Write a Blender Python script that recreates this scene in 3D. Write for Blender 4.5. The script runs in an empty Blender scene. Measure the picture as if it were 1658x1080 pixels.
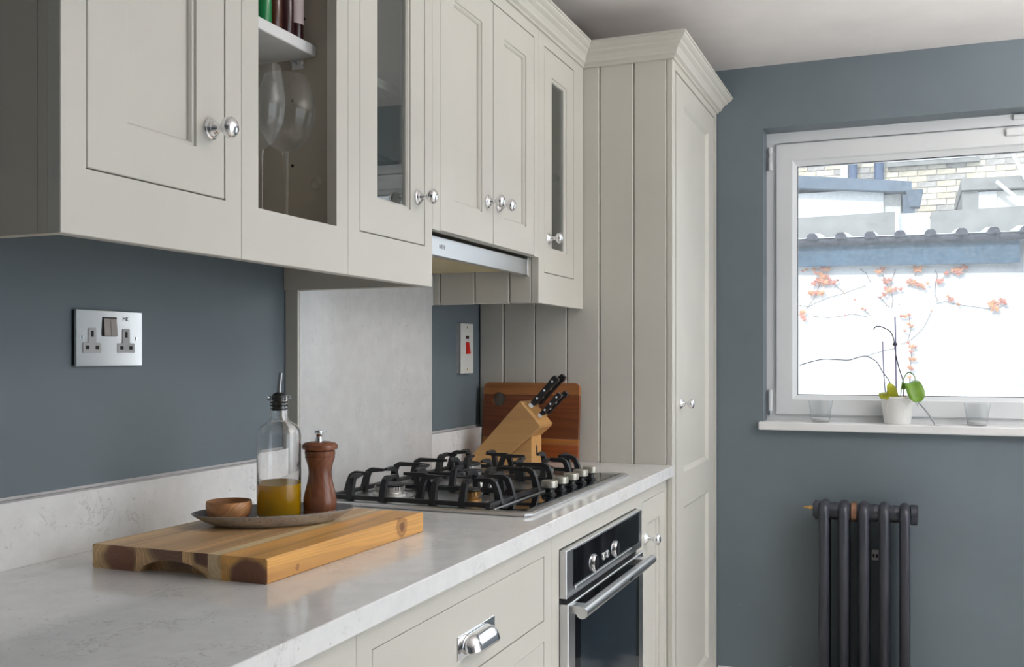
import bpy, bmesh, math, random
from mathutils import Vector, Matrix
random.seed(7)
PI = math.pi
sc = bpy.context.scene
C = bpy.context.collection
# ------------------------------------------------------------ camera, sky, exposure
cam_d = bpy.data.cameras.new('camera'); cam = bpy.data.objects.new('camera', cam_d); C.objects.link(cam)
cam.location = (1.31, 0, 1.246); cam.rotation_euler = (PI/2, 0, math.asin(.3718))
cam_d.sensor_width = 36; cam_d.lens = 1613/1658*36; cam_d.shift_y = 39/1658; cam_d.clip_start = .05
sc.camera = cam
w = bpy.data.worlds.new('overcast_sky'); sc.world = w; w.use_nodes = True
bg = w.node_tree.nodes['Background']; bg.inputs[0].default_value = (.86, .93, 1, 1); bg.inputs[1].default_value = 2.3
def portal(name, loc, rot, sx, sy):
    l = bpy.data.lights.new(name, 'AREA'); l.shape = 'RECTANGLE'; l.size = sx; l.size_y = sy; l.cycles.is_portal = True
    o = bpy.data.objects.new(name, l); o.location = loc; o.rotation_euler = rot; C.objects.link(o)
dl = bpy.data.lights.new('garden_door_daylight', 'AREA'); dl.shape = 'RECTANGLE'; dl.size = 2.05; dl.size_y = 2.2; dl.energy = 13; dl.color = (.76, .88, 1)
do = bpy.data.objects.new('garden_door_daylight', dl); do.location = (3.405, 1.75, 1.07); do.rotation_euler = (0, PI/2, 0); C.objects.link(do)
portal('daylight_portal', (1.60, 3.93, 1.545), (-PI/2, 0, 0), 1.6, 1.07)
def ceiling_lamp(name, loc, power):
    l = bpy.data.lights.new(name, 'AREA'); l.shape = 'DISK'; l.size = .5; l.energy = power; l.color = (1, .86, .70)
    o = bpy.data.objects.new(name, l); o.location = loc; C.objects.link(o)
fill_light = bpy.data.lights.new('added_ceiling_fill', 'AREA'); fill_light.shape = 'DISK'; fill_light.size = .45; fill_light.energy = 62; fill_light.color = (1, .98, .955)  # added fill lamp out of view, aimed up to brighten ceiling and worktop
fill_obj = bpy.data.objects.new('added_ceiling_fill', fill_light); fill_obj.location = (2.5, 2.3, 1.70); fill_obj.rotation_euler = (PI, 0, 0); C.objects.link(fill_obj)
sun = bpy.data.lights.new('sun', 'SUN'); sun.energy = 2.3; sun.angle = .02; sun.color = (1, .96, .9)
so = bpy.data.objects.new('sun', sun); so.rotation_euler = (math.radians(55), 0, math.radians(-20)); C.objects.link(so)
vs = sc.view_settings
vs.view_transform = 'Standard'; vs.look = 'None'; vs.gamma = 1; vs.use_curve_mapping = False; vs.exposure = 0.0

# ------------------------------------------------------------ materials
def lin(r, g, b):
    f = lambda v: (v/255/12.92) if v/255 <= .04045 else ((v/255+.055)/1.055)**2.4
    return (f(r), f(g), f(b), 1)
class NT:
    def __init__(s, name):
        s.m = bpy.data.materials.new(name); s.m.use_nodes = True; s.t = s.m.node_tree
        s.p = s.t.nodes['Principled BSDF']; s.out = s.t.nodes['Material Output']
    def n(s, typ, **k):
        nd = s.t.nodes.new(typ)
        for a, v in k.items(): setattr(nd, a, v)
        return nd
    def l(s, a, b): s.t.links.new(a, b)
    def coord(s, scale=(1, 1, 1), rot=(0, 0, 0), loc=(0, 0, 0)):
        tc = s.n('ShaderNodeTexCoord'); mp = s.n('ShaderNodeMapping'); s.l(tc.outputs['Object'], mp.inputs[0])
        mp.inputs['Scale'].default_value = scale; mp.inputs['Rotation'].default_value = rot; mp.inputs['Location'].default_value = loc
        return mp.outputs[0]
    def noise(s, vec, scale, detail=3, rough=.5, dist=0):
        nd = s.n('ShaderNodeTexNoise'); s.l(vec, nd.inputs['Vector'])
        nd.inputs['Scale'].default_value = scale; nd.inputs['Detail'].default_value = detail
        nd.inputs['Roughness'].default_value = rough; nd.inputs['Distortion'].default_value = dist
        return nd.outputs['Fac']
    def ramp(s, fac, stops):
        r = s.n('ShaderNodeValToRGB'); s.l(fac, r.inputs[0]); e = r.color_ramp.elements
        while len(e) < len(stops): e.new(.5)
        for i, (p, c) in enumerate(stops): e[i].position = p; e[i].color = c
        return r.outputs[0]
    def mix(s, fac, a, b, mode='MIX'):
        x = s.n('ShaderNodeMix', data_type='RGBA', blend_type=mode)
        for sock, v in ((x.inputs[0], fac), (x.inputs[6], a), (x.inputs[7], b)):
            if hasattr(v, 'links'): s.l(v, sock)
            else: sock.default_value = v
        return x.outputs[2]
    def math(s, op, a, b=0.0, c=None):
        x = s.n('ShaderNodeMath', operation=op)
        for i, v in enumerate((a, b) if c is None else (a, b, c)):
            if hasattr(v, 'links'): s.l(v, x.inputs[i])
            else: x.inputs[i].default_value = v
        return x.outputs[0]
    def bump(s, h, strength=.1, dist=.001):
        b = s.n('ShaderNodeBump'); s.l(h, b.inputs['Height']); b.inputs['Strength'].default_value = strength
        b.inputs['Distance'].default_value = dist; s.l(b.outputs[0], s.p.inputs['Normal'])
    def set(s, color=None, rough=None, metal=None, **k):
        if color is not None:
            if hasattr(color, 'links'): s.l(color, s.p.inputs['Base Color'])
            else: s.p.inputs['Base Color'].default_value = color
        if rough is not None: 
            if hasattr(rough, 'links'): s.l(rough, s.p.inputs['Roughness'])
            else: s.p.inputs['Roughness'].default_value = rough
        if metal is not None: s.p.inputs['Metallic'].default_value = metal
        for a, v in k.items(): s.p.inputs[a.replace('_', ' ')].default_value = v
        return s.m
def simple(name, col, rough=.5, metal=0, var=.06, nscale=12, bump=0.0, **k):
    t = NT(name); v = t.coord(); nz = t.noise(v, nscale, 4)
    a = tuple(c*(1-var) for c in col[:3])+(1,); b = tuple(min(1, c*(1+var)) for c in col[:3])+(1,)
    col2 = t.ramp(nz, [(.3, a), (.7, b)])
    if bump: t.bump(t.noise(v, 180, 2), bump)
    return t.set(col2, rough, metal, **k)
def metal_mat(name, col, rough, aniso_scale=None):
    t = NT(name); v = t.coord(aniso_scale or (1, 1, 1)); nz = t.noise(v, 60 if aniso_scale else 8, 3)
    r = t.math('MULTIPLY_ADD', nz, .12, rough-.06)
    return t.set(col, r, 1.0)
M = {}
def painted(name, col, rough=.42):
    t = NT(name); v = t.coord((1, 1, .25))
    nz = t.noise(t.coord(), 5, 3); c = t.ramp(nz, [(.3, tuple(x*.96 for x in col[:3])+(1,)), (.7, col)])
    t.bump(t.noise(v, 260, 2), .06, .0005)
    return t.set(c, rough)
M['cream'] = painted('cream_cabinet_paint', lin(205, 202, 193))
M['cream_in'] = painted('cream_cabinet_inside', lin(196, 188, 174), .6)
M['cream_end'] = painted('stone_end_panel_paint', lin(205, 197, 183), .5)
def wallpaint(name, col, marks=True):
    t = NT(name); v = t.coord()
    c = t.ramp(t.noise(v, 1.6, 4, .6), [(.3, tuple(x*.90 for x in col[:3])+(1,)), (.7, tuple(x*1.08 for x in col[:3])+(1,))])
    if marks:
        sp = t.noise(v, 55, 1, .3); c = t.mix(t.ramp(sp, [(.86, (0, 0, 0, 1)), (.88, (.5, .5, .5, 1))]), c, lin(190, 195, 195))
    t.bump(t.noise(v, 140, 3), .12, .001)
    return t.set(c, t.math('MULTIPLY_ADD', t.noise(v, 3, 2), .2, .36))
M['wall'] = wallpaint('slate_blue_wall_paint', lin(107, 118, 125))
M['ceiling'] = wallpaint('ceiling_paint', lin(234, 229, 226), False)
M['white'] = simple('white_gloss_paint', lin(226, 226, 226), .35, var=.02)
M['upvc'] = simple('white_upvc', lin(222, 224, 226), .28, var=.015)
M['plastic'] = simple('white_plastic', lin(228, 226, 220), .35, var=.02)
def quartz(nm='white_quartz', k=0):
    t = NT(nm); v = t.coord()
    base = t.ramp(t.noise(v, 22, 5, .65), [(.3, lin(226-k, 226-k, 226-k)), (.7, lin(238-k, 238-k, 237-k))])
    vein = t.noise(v, 14, 5, .7, 1.2); vv = t.math('ABSOLUTE', t.math('SUBTRACT', vein, .5))
    mask = t.math('MULTIPLY', t.ramp(vv, [(0, (1, 1, 1, 1)), (.018, (0, 0, 0, 1))]), t.ramp(t.noise(v, 9, 2), [(.52, (0, 0, 0, 1)), (.68, (.75, .75, .75, 1))]))
    c = t.mix(mask, base, lin(182, 180, 176))
    sp = t.ramp(t.noise(v, 130, 1), [(.74, (0, 0, 0, 1)), (.78, (.5, .5, .5, 1))])
    c = t.mix(sp, c, lin(160, 158, 154))
    return t.set(c, .11)
M['quartz'] = quartz(); M['slab'] = quartz('stone_splashback', 26)
M['chrome'] = metal_mat('polished_chrome', (.88, .88, .9, 1), .07)
M['steel'] = metal_mat('brushed_steel', (.66, .66, .67, 1), .30, (1, .02, 1))
M['steel_d'] = metal_mat('worn_steel', (.42, .42, .43, 1), .33)
M['alu'] = metal_mat('aluminium_burner', (.86, .84, .80, 1), .32)
M['burnt'] = metal_mat('heat_stained_brass', (.42, .25, .10, 1), .45)
M['iron'] = simple('cast_iron_enamel', (.022, .022, .024, 1), .42, bump=.3)
M['blackglass'] = simple('black_glass', (.008, .009, .011, 1), .04, var=.0)
M['ovenglass'] = simple('oven_window_glass', (.022, .032, .042, 1), .10, var=.15, nscale=6)
M['black'] = simple('black_plastic', (.014, .014, .015, 1), .35)
M['dark'] = simple('dark_cavity', (.02, .019, .018, 1), .8)
M['knobtop'] = simple('satin_silver_knob', lin(176, 172, 160), .32, .55)
M['filter'] = simple('cream_filter_mesh', lin(205, 190, 150), .5, .2)
M['red'] = simple('red_switch', lin(225, 30, 22), .3, var=.03)
M['darkred'] = simple('dark_red_lamp', (.05, .006, .006, 1), .2)
M['radiator'] = simple('anthracite_radiator_paint', lin(58, 60, 69), .33, var=.1, bump=.25)
M['radiator_d'] = simple('shaded_radiator_and_gasket', lin(32, 33, 38), .5, var=.1)  # darker copy paints shade onto the tubes behind; also the dark window gasket
M['copper'] = simple('bare_copper_patch', lin(150, 112, 88), .4, .5, var=.35, nscale=60)
M['brass'] = metal_mat('brass', (.75, .48, .18, 1), .3)
M['socketmetal'] = metal_mat('polished_nickel_plate', (.86, .85, .84, 1), .14)
M['socketgrey'] = simple('grey_insert', lin(188, 186, 186), .45)
M['greyswitch'] = simple('warm_grey_rocker', lin(172, 164, 158), .4)
M['floor'] = simple('pale_floor_tile', lin(202, 197, 190), .4)
M['text'] = simple('grey_print', lin(60, 62, 66), .5)
M['textpale'] = simple('pale_print', lin(168, 170, 176), .4)

def wood(name, heart, sap, cx=0, cz=0, R=.02, axis='y', ring=260, rough=.4, dark=.55, ls=.08, soft=.25, knots=None, longh=1.0, streak=0.0):
    t = NT(name)
    sca = {'y': (1, ls, 1), 'x': (ls, 1, 1), 'z': (1, 1, ls)}[axis]
    v = t.coord(sca)
    nz = t.n('ShaderNodeTexNoise'); t.l(v, nz.inputs['Vector']); nz.inputs['Scale'].default_value = 14; nz.inputs['Detail'].default_value = 3
    vm = t.n('ShaderNodeVectorMath', operation='SCALE'); sub = t.n('ShaderNodeVectorMath', operation='SUBTRACT')
    t.l(nz.outputs['Color'], sub.inputs[0]); sub.inputs[1].default_value = (.5, .5, .5)
    t.l(sub.outputs[0], vm.inputs[0]); vm.inputs['Scale'].default_value = .045
    tc = t.n('ShaderNodeTexCoord')
    ad = t.n('ShaderNodeVectorMath', operation='ADD'); t.l(tc.outputs['Object'], ad.inputs[0]); t.l(vm.outputs[0], ad.inputs[1])
    sp = t.n('ShaderNodeSeparateXYZ'); t.l(ad.outputs[0], sp.inputs[0])
    a, b = {'y': (0, 2), 'x': (1, 2), 'z': (0, 1)}[axis]
    dx = t.math('SUBTRACT', sp.outputs[a], cx); dz = t.math('SUBTRACT', sp.outputs[b], cz)
    r = t.math('SQRT', t.math('ADD', t.math('MULTIPLY', dx, dx), t.math('MULTIPLY', dz, dz)))
    hm = t.n('ShaderNodeMapRange'); hm.interpolation_type = 'SMOOTHSTEP'
    t.l(r, hm.inputs[0]); hm.inputs[1].default_value = R*(1-soft); hm.inputs[2].default_value = R*(1+soft); hm.inputs[3].default_value = 1; hm.inputs[4].default_value = 0
    geo = t.n('ShaderNodeTexCoord'); sn = t.n('ShaderNodeSeparateXYZ'); t.l(geo.outputs['Normal'], sn.inputs[0])
    eg = t.math('POWER', t.math('ABSOLUTE', sn.outputs[{'x': 0, 'y': 1, 'z': 2}[axis]]), 4)
    hf = t.math('MULTIPLY', hm.outputs[0], t.math('MULTIPLY_ADD', eg, 1-longh, longh))
    c = t.mix(hf, sap, heart)
    rg = t.math('MULTIPLY_ADD', t.math('SINE', t.math('MULTIPLY', r, ring*6.28)), .5, .5)
    fine = t.noise(v, 160, 4, .6)
    k = t.math('MULTIPLY', rg, fine)
    c = t.mix(t.math('MULTIPLY', k, dark), c, tuple(x*.35 for x in heart[:3])+(1,))
    c = t.mix(t.ramp(t.noise(v, 30, 4, .6), [(.45, (0, 0, 0, 1)), (.75, (.35, .35, .35, 1))]), c, tuple(x*.5 for x in heart[:3])+(1,))
    c = t.mix(t.ramp(t.noise(v, 11, 3, .55, .4), [(.50, (0, 0, 0, 1)), (.66, (streak, streak, streak, 1))]), c, tuple(x*.62 for x in heart[:3])+(1,))
    for (kx, ky, kz, kr) in (knots or []):
        kd = t.n('ShaderNodeVectorMath', operation='DISTANCE'); nn = t.n('ShaderNodeVectorMath', operation='ADD')
        n2 = t.n('ShaderNodeTexNoise'); t.l(tc.outputs['Object'], n2.inputs['Vector']); n2.inputs['Scale'].default_value = 60
        s2 = t.n('ShaderNodeVectorMath', operation='SCALE'); t.l(n2.outputs['Color'], s2.inputs[0]); s2.inputs['Scale'].default_value = .012
        t.l(tc.outputs['Object'], nn.inputs[0]); t.l(s2.outputs[0], nn.inputs[1]); t.l(nn.outputs[0], kd.inputs[0]); kd.inputs[1].default_value = (kx+.006, ky+.006, kz+.006)
        km = t.ramp(t.math('DIVIDE', kd.outputs['Value'], kr), [(0, (.9, .9, .9, 1)), (.35, (.8, .8, .8, 1)), (.5, (.35, .35, .35, 1)), (.7, (.6, .6, .6, 1)), (1, (0, 0, 0, 1))])
        c = t.mix(km, c, lin(96, 46, 22))
    t.bump(fine, .12, .0006)
    return t.set(c, rough)

def glassmat(name, col=(1, 1, 1, 1), rough=0.0, ior=1.45):
    t = NT(name); v = t.coord(); r = t.math('MULTIPLY', t.noise(v, 20, 2), .02 if rough == 0 else rough)
    return t.set(col, r, 0, Transmission_Weight=1.0, IOR=ior)
M['glass'] = glassmat('clear_bottle_glass')
M['oil'] = glassmat('olive_oil', (.98, .56, .012, 1), ior=1.36); M['oil'].node_tree.nodes['Principled BSDF'].inputs['Transmission Weight'].default_value = .38
def pane(name, tint, haze=0.0, gloss=.06, nsc=90, hazecol=(.9, .93, .95, 1)):
    m = bpy.data.materials.new(name); m.use_nodes = True; t = m.node_tree; t.nodes.clear()
    out = t.nodes.new('ShaderNodeOutputMaterial'); tr = t.nodes.new('ShaderNodeBsdfTransparent'); tr.inputs[0].default_value = tint
    gl = t.nodes.new('ShaderNodeBsdfGlossy'); gl.inputs['Roughness'].default_value = .01
    lw = t.nodes.new('ShaderNodeLayerWeight'); lw.inputs[0].default_value = .5
    fr = t.nodes.new('ShaderNodeMath'); fr.operation = 'POWER'; t.links.new(lw.outputs['Facing'], fr.inputs[0]); fr.inputs[1].default_value = 3.5
    mu = t.nodes.new('ShaderNodeMath'); mu.operation = 'MULTIPLY_ADD'; t.links.new(fr.outputs[0], mu.inputs[0]); mu.inputs[1].default_value = .6; mu.inputs[2].default_value = gloss
    mx = t.nodes.new('ShaderNodeMixShader'); t.links.new(mu.outputs[0], mx.inputs[0]); t.links.new(tr.outputs[0], mx.inputs[1]); t.links.new(gl.outputs[0], mx.inputs[2])
    last = mx
    if haze:
        tl = t.nodes.new('ShaderNodeBsdfTranslucent'); tl.inputs[0].default_value = hazecol
        tc = t.nodes.new('ShaderNodeTexCoord'); nz = t.nodes.new('ShaderNodeTexNoise'); t.links.new(tc.outputs['Object'], nz.inputs[0]); nz.inputs['Scale'].default_value = nsc; nz.inputs['Detail'].default_value = 5 if nsc > 50 else 1
        m2 = t.nodes.new('ShaderNodeMath'); m2.operation = 'MULTIPLY'; t.links.new(nz.outputs[0], m2.inputs[0]); m2.inputs[1].default_value = haze*2
        mh = t.nodes.new('ShaderNodeMixShader'); t.links.new(m2.outputs[0], mh.inputs[0]); t.links.new(mx.outputs[0], mh.inputs[1]); t.links.new(tl.outputs[0], mh.inputs[2]); last = mh
    t.links.new(last.outputs[0], out.inputs[0])
    return m
M['winglass'] = pane('veiled_dusty_window_glass', (.97, .985, .99, 1), .09, .0)  # haze is part dirt, part painted veil of glare washing out the view
M['cabglass'] = pane('cabinet_glass', (.80, .84, .84, 1), .05, .10)
M['shelfglass'] = pane('green_edged_glass', (.62, .80, .78, 1), 0, .12)
M['tumbler'] = pane('thin_tumbler_glass', (.955, .96, .96, 1), .03, .02, 6)
M['winecup'] = pane('thin_wine_glass', (.92, .92, .91, 1), .17, .05, 6)  # whitish haze puts the window reflections on the bowls into the material

# ------------------------------------------------------------ geometry helpers
def BM(): return bmesh.new()
def box(bm, x0, x1, y0, y1, z0, z1, bev=0, seg=1):
    vs_ = [bm.verts.new((x, y, z)) for x in (x0, x1) for y in (y0, y1) for z in (z0, z1)]
    idx = [(0, 1, 3, 2), (4, 6, 7, 5), (0, 4, 5, 1), (2, 3, 7, 6), (0, 2, 6, 4), (1, 5, 7, 3)]
    fs = [bm.faces.new([vs_[i] for i in f]) for f in idx]
    if bev:
        es = set(e for f in fs for e in f.edges)
        bmesh.ops.bevel(bm, geom=list(es), offset=bev, segments=seg, affect='EDGES', profile=.5)
    return bm
def prism(bm, poly, axis, a0, a1, bev=0, seg=1):
    def P(p, a):
        return {'x': (a, p[0], p[1]), 'y': (p[0], a, p[1]), 'z': (p[0], p[1], a)}[axis]
    A = [bm.verts.new(P(p, a0)) for p in poly]; B = [bm.verts.new(P(p, a1)) for p in poly]
    fs = [bm.faces.new(A), bm.faces.new(B[::-1])]; n = len(poly)
    for i in range(n): fs.append(bm.faces.new((A[i], B[i], B[(i+1) % n], A[(i+1) % n])))
    if bev:
        es = [e for e in set(e for f in fs[:2] for e in f.edges)]
        bmesh.ops.bevel(bm, geom=es, offset=bev, segments=seg, affect='EDGES', profile=.5)
    return bm
def loops(bm, L, cap0=False, cap1=False, plane='x'):
    # rectangles (a0,a1,z0,z1,d) joined in order; plane 'x': a is y, d is x;  plane 'y': a is x, d is y
    R = []
    for a0, a1, z0, z1, d in L:
        P = (lambda a, z: (d, a, z)) if plane == 'x' else (lambda a, z: (a, d, z))
        R.append([bm.verts.new(P(a, z)) for a, z in ((a0, z0), (a1, z0), (a1, z1), (a0, z1))])
    for p, q in zip(R, R[1:]):
        for i in range(4): bm.faces.new((p[i], p[(i+1) % 4], q[(i+1) % 4], q[i]))
    if cap0: bm.faces.new(R[0])
    if cap1: bm.faces.new(R[-1][::-1])
    return bm
def lathe(bm, prof, cx, cy, cz, seg=32, axis='z', sy=1.0, ang=0):
    rings = []
    for r, h in prof:
        ring = []
        if r < 1e-6:
            p = {'z': (cx, cy, cz+h), 'x': (cx+h, cy, cz), 'y': (cx, cy+h, cz)}[axis]; ring = [bm.verts.new(p)]
        else:
            for i in range(seg):
                t = 2*PI*i/seg; a, b = r*math.cos(t), r*math.sin(t)*sy
                if ang: a, b = a*math.cos(ang)-b*math.sin(ang), a*math.sin(ang)+b*math.cos(ang)
                p = {'z': (cx+a, cy+b, cz+h), 'x': (cx+h, cy+a, cz+b), 'y': (cx+a, cy+h, cz+b)}[axis]
                ring.append(bm.verts.new(p))
        rings.append(ring)
    for p, q in zip(rings, rings[1:]):
        if len(p) == 1 and len(q) == 1: continue
        for i in range(seg):
            j = (i+1) % seg
            if len(p) == 1: bm.faces.new((p[0], q[j], q[i]))
            elif len(q) == 1: bm.faces.new((p[i], p[j], q[0]))
            else: bm.faces.new((p[i], p[j], q[j], q[i]))
    for end in (rings[0], rings[-1]):
        if len(end) > 2:
            pass
    return bm
def tube(bm, pts, r, seg=8, cap=True, sec=None):
    pts = [Vector(p) for p in pts]; n = len(pts)
    rad = r if isinstance(r, (list, tuple)) else [r]*n
    up = Vector((0, 0, 1)); prev = None; rings = []
    for i, p in enumerate(pts):
        d = (pts[min(i+1, n-1)]-pts[max(i-1, 0)]).normalized()
        if prev is None:
            a = d.cross(up); 
            if a.length < 1e-3: a = d.cross(Vector((0, 1, 0)))
        else: a = prev - d*prev.dot(d)
        a.normalize(); b = d.cross(a); prev = a
        ring = []
        for k in range(seg):
            t = 2*PI*k/seg
            if sec: q = a*sec[k][0]*rad[i]+b*sec[k][1]*rad[i]
            else: q = a*math.cos(t)*rad[i]+b*math.sin(t)*rad[i]
            ring.append(bm.verts.new(p+q))
        rings.append(ring)
    for p, q in zip(rings, rings[1:]):
        for k in range(seg): bm.faces.new((p[k], p[(k+1) % seg], q[(k+1) % seg], q[k]))
    if cap: bm.faces.new(rings[0][::-1]); bm.faces.new(rings[-1])
    return bm
def smooth_path(pts, sub=4):
    P = [Vector(p) for p in pts]; out = []
    for i in range(len(P)-1):
        p0 = P[max(i-1, 0)]; p1 = P[i]; p2 = P[i+1]; p3 = P[min(i+2, len(P)-1)]
        for k in range(sub):
            t = k/sub
            out.append(.5*((2*p1)+(p2-p0)*t+(2*p0-5*p1+4*p2-p3)*t*t+(3*p1-p0-3*p2+p3)*t**3))
    out.append(P[-1]); return out
def rootof(o):
    while o.parent: o = o.parent
    return o
def obj(name, bm, m, parent=None, smooth=False, loc=None):
    bmesh.ops.recalc_face_normals(bm, faces=bm.faces)
    me = bpy.data.meshes.new(name); 
    off = Vector(rootof(parent).location) if parent else (Vector(loc) if loc else Vector((0, 0, 0)))
    for v in bm.verts: v.co -= off
    bm.to_mesh(me); bm.free()
    if smooth:
        for p in me.polygons: p.use_smooth = True
        if smooth != 'all':
            try: me.set_sharp_from_angle(angle=math.radians(38))
            except Exception: pass
    o = bpy.data.objects.new(name, me); C.objects.link(o)
    if parent: o.parent = parent
    else: o.location = off
    if m: me.materials.append(M[m] if isinstance(m, str) else m)
    return o
def tag(o, label, cat, group=None, kind=None):
    o['label'] = label; o['category'] = cat
    if group: o['group'] = group
    if kind: o['kind'] = kind
    return o
def thing(name, label, cat, loc, group=None):
    o = bpy.data.objects.new(name, None); o.empty_display_size = .05; C.objects.link(o); o.location = loc
    return tag(o, label, cat, group)
def struct(name, bm, m, parent=None, smooth=False):
    o = obj(name, bm, m, parent, smooth)
    if not parent: o['kind'] = 'structure'
    return o
def B(*a, **k): return box(BM(), *a, **k)
def cut(o, bm):
    me = bpy.data.meshes.new('tmp'); off = Vector(rootof(o).location)
    bmesh.ops.recalc_face_normals(bm, faces=bm.faces)
    for v in bm.verts: v.co -= off
    bm.to_mesh(me); bm.free(); c = bpy.data.objects.new('tmp', me); C.objects.link(c); c.location = off
    md = o.modifiers.new('b', 'BOOLEAN'); md.object = c; md.operation = 'DIFFERENCE'; md.solver = 'EXACT'
    bpy.context.view_layer.update()
    dg = bpy.context.evaluated_depsgraph_get(); nm = bpy.data.meshes.new_from_object(o.evaluated_get(dg))
    o.modifiers.clear(); mats = [m for m in o.data.materials]; o.data = nm
    if not nm.materials: [nm.materials.append(m) for m in mats]
    bpy.data.objects.remove(c)
def lettering(txt, size, loc, rot, m, parent, name='lettering', bold=0.0):
    cu = bpy.data.curves.new('t', 'FONT'); cu.body = txt; cu.size = size; cu.extrude = .0002; cu.offset = bold; cu.align_x = 'CENTER'; cu.align_y = 'CENTER'
    t = bpy.data.objects.new('t', cu); C.objects.link(t); bpy.context.view_layer.update()
    me = bpy.data.meshes.new_from_object(t.evaluated_get(bpy.context.evaluated_depsgraph_get())); bpy.data.objects.remove(t)
    me.transform(Matrix.Translation(Vector(loc)-Vector(rootof(parent).location)) @ rot.to_4x4())
    me.materials.clear(); me.materials.append(M[m]); me.name = name
    o = bpy.data.objects.new(name, me); C.objects.link(o); o.parent = parent
    return o
FACE_X = Matrix(((0, 0, 1), (1, 0, 0), (0, 1, 0)))   # text x -> +y, text y -> +z, normal -> +x

# ------------------------------------------------------------ the room
YB = 3.72; ZC = 2.311; XR = 3.4
struct('floor', B(-.1, XR+.1, -1.9, YB+.3, -.1, 0), 'floor')
struct('ceiling', B(-.1, XR+.1, -1.9, YB+.3, ZC, ZC+.15), 'ceiling')
struct('wall_left', B(-.12, 0, -1.9, YB+.3, 0, ZC), 'wall')
struct('wall_front', B(0, XR, -1.9, -1.8, 0, ZC), 'wall')
WX0, WX1, WZ0, WZ1 = .808, 2.40, 1.013, 2.083
bm = BM()   # back wall with the window opening (recessed reveal)
box(bm, 0, WX0, YB, YB+.3, 0, ZC); box(bm, WX1, XR, YB, YB+.3, 0, ZC)
box(bm, WX0, WX1, YB, YB+.3, 0, .985); box(bm, WX0, WX1, YB, YB+.3, WZ1, ZC)
struct('wall_back', bm, 'wall')
bm = BM()   # right wall with the wide garden door opening
box(bm, XR, XR+.1, -1.8, .55, 0, ZC); box(bm, XR, XR+.1, 2.95, YB, 0, ZC); box(bm, XR, XR+.1, .55, 2.95, 2.15, ZC)
struct('wall_right', bm, 'ceiling')
d1 = struct('door_1', loops(BM(), [(.56, 2.94, .0, 2.14, 3.42), (.62, 2.88, .05, 2.08, 3.42), (.62, 2.88, .05, 2.08, 3.48), (.56, 2.94, 0, 2.14, 3.48), (.56, 2.94, .0, 2.14, 3.42)]), 'white')
for yy in (1.37, 2.13): obj('door_stile', B(3.42, 3.48, yy-.035, yy+.035, .05, 2.08), 'white', d1)
struct('baseboard_back', prism(BM(), [(YB, 0), (YB-.016, 0), (YB-.016, .085), (YB-.008, .103), (YB, .103)], 'x', .645, XR), 'white')
# window sill
struct('trim_1', B(.796, WX1+.02, 3.688, 3.84, .984, 1.013, bev=.003), 'white')
# window 1
win = bpy.data.objects.new('window_1', None); C.objects.link(win); win.location = (.808, 3.84, 1.013); win['kind'] = 'structure'
f0 = 3.822
obj('window_frame', loops(BM(), [(WX0, WX1, WZ0, WZ1, f0+.06), (WX0, WX1, WZ0, WZ1, f0+.0), (WX0+.036, WX1-.036, WZ0+.024, WZ1-.038, f0+.0), (WX0+.036, WX1-.036, WZ0+.024, WZ1-.038, f0+.07), (WX0, WX1, WZ0, WZ1, f0+.06)], plane='y'), 'upvc', win)
s0, s1, t0, t1 = .842, 2.366, 1.034, 2.040
obj('sash', loops(BM(), [(s0, s1, t0, t1, f0+.055), (s0, s1, t0, t1, f0-.009), (s0+.004, s1-.004, t0+.004, t1-.004, f0-.013), (s0+.060, s1-.060, t0+.058, t1-.062, f0-.013),
    (s0+.063, s1-.063, t0+.061, t1-.065, f0-.009), (s0+.063, s1-.063, t0+.061, t1-.065, f0-.002), (s0+.076, s1-.076, t0+.074, t1-.084, f0+.012), (s0+.076, s1-.076, t0+.074, t1-.084, f0+.045), (s0, s1, t0, t1, f0+.055)], plane='y'), 'upvc', win)
obj('gasket', loops(BM(), [(s0+.0745, s1-.0745, t0+.0725, t1-.0825, f0+.0135), (s0+.078, s1-.078, t0+.076, t1-.086, f0+.0135), (s0+.078, s1-.078, t0+.076, t1-.086, f0+.02)], plane='y'), 'radiator_d', win)
obj('pane', B(s0+.07, s1-.07, f0+.024, f0+.028, t0+.07, t1-.075), 'winglass', win)
h = obj('hinge', lathe(BM(), [(0, 0), (.0085, 0), (.0085, .078), (0, .078)], .822, f0-.008, 1.048, 12), 'upvc', win, True)
obj('hinge_pin', lathe(BM(), [(0, -.018), (.005, -.018), (.007, -.006), (.006, .0), (0, 0)], .822, f0-.008, 1.048, 10), 'chrome', win, True)
h2 = obj('hinge', lathe(BM(), [(0, 0), (.0085, 0), (.0085, .045), (.005, .05), (.005, .062), (.0085, .066), (.0085, .085), (0, .087)], .822, f0-.008, 1.945, 12), 'upvc', win, True)
obj('vent_cover', B(1.612, 2.05, f0-.026, f0-.012, 2.006, 2.034, bev=.003), 'upvc', win)
obj('vent_clip', B(1.636, 1.72, f0-.014, f0+.001, 2.062, 2.079, bev=.002), 'upvc', win)

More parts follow.
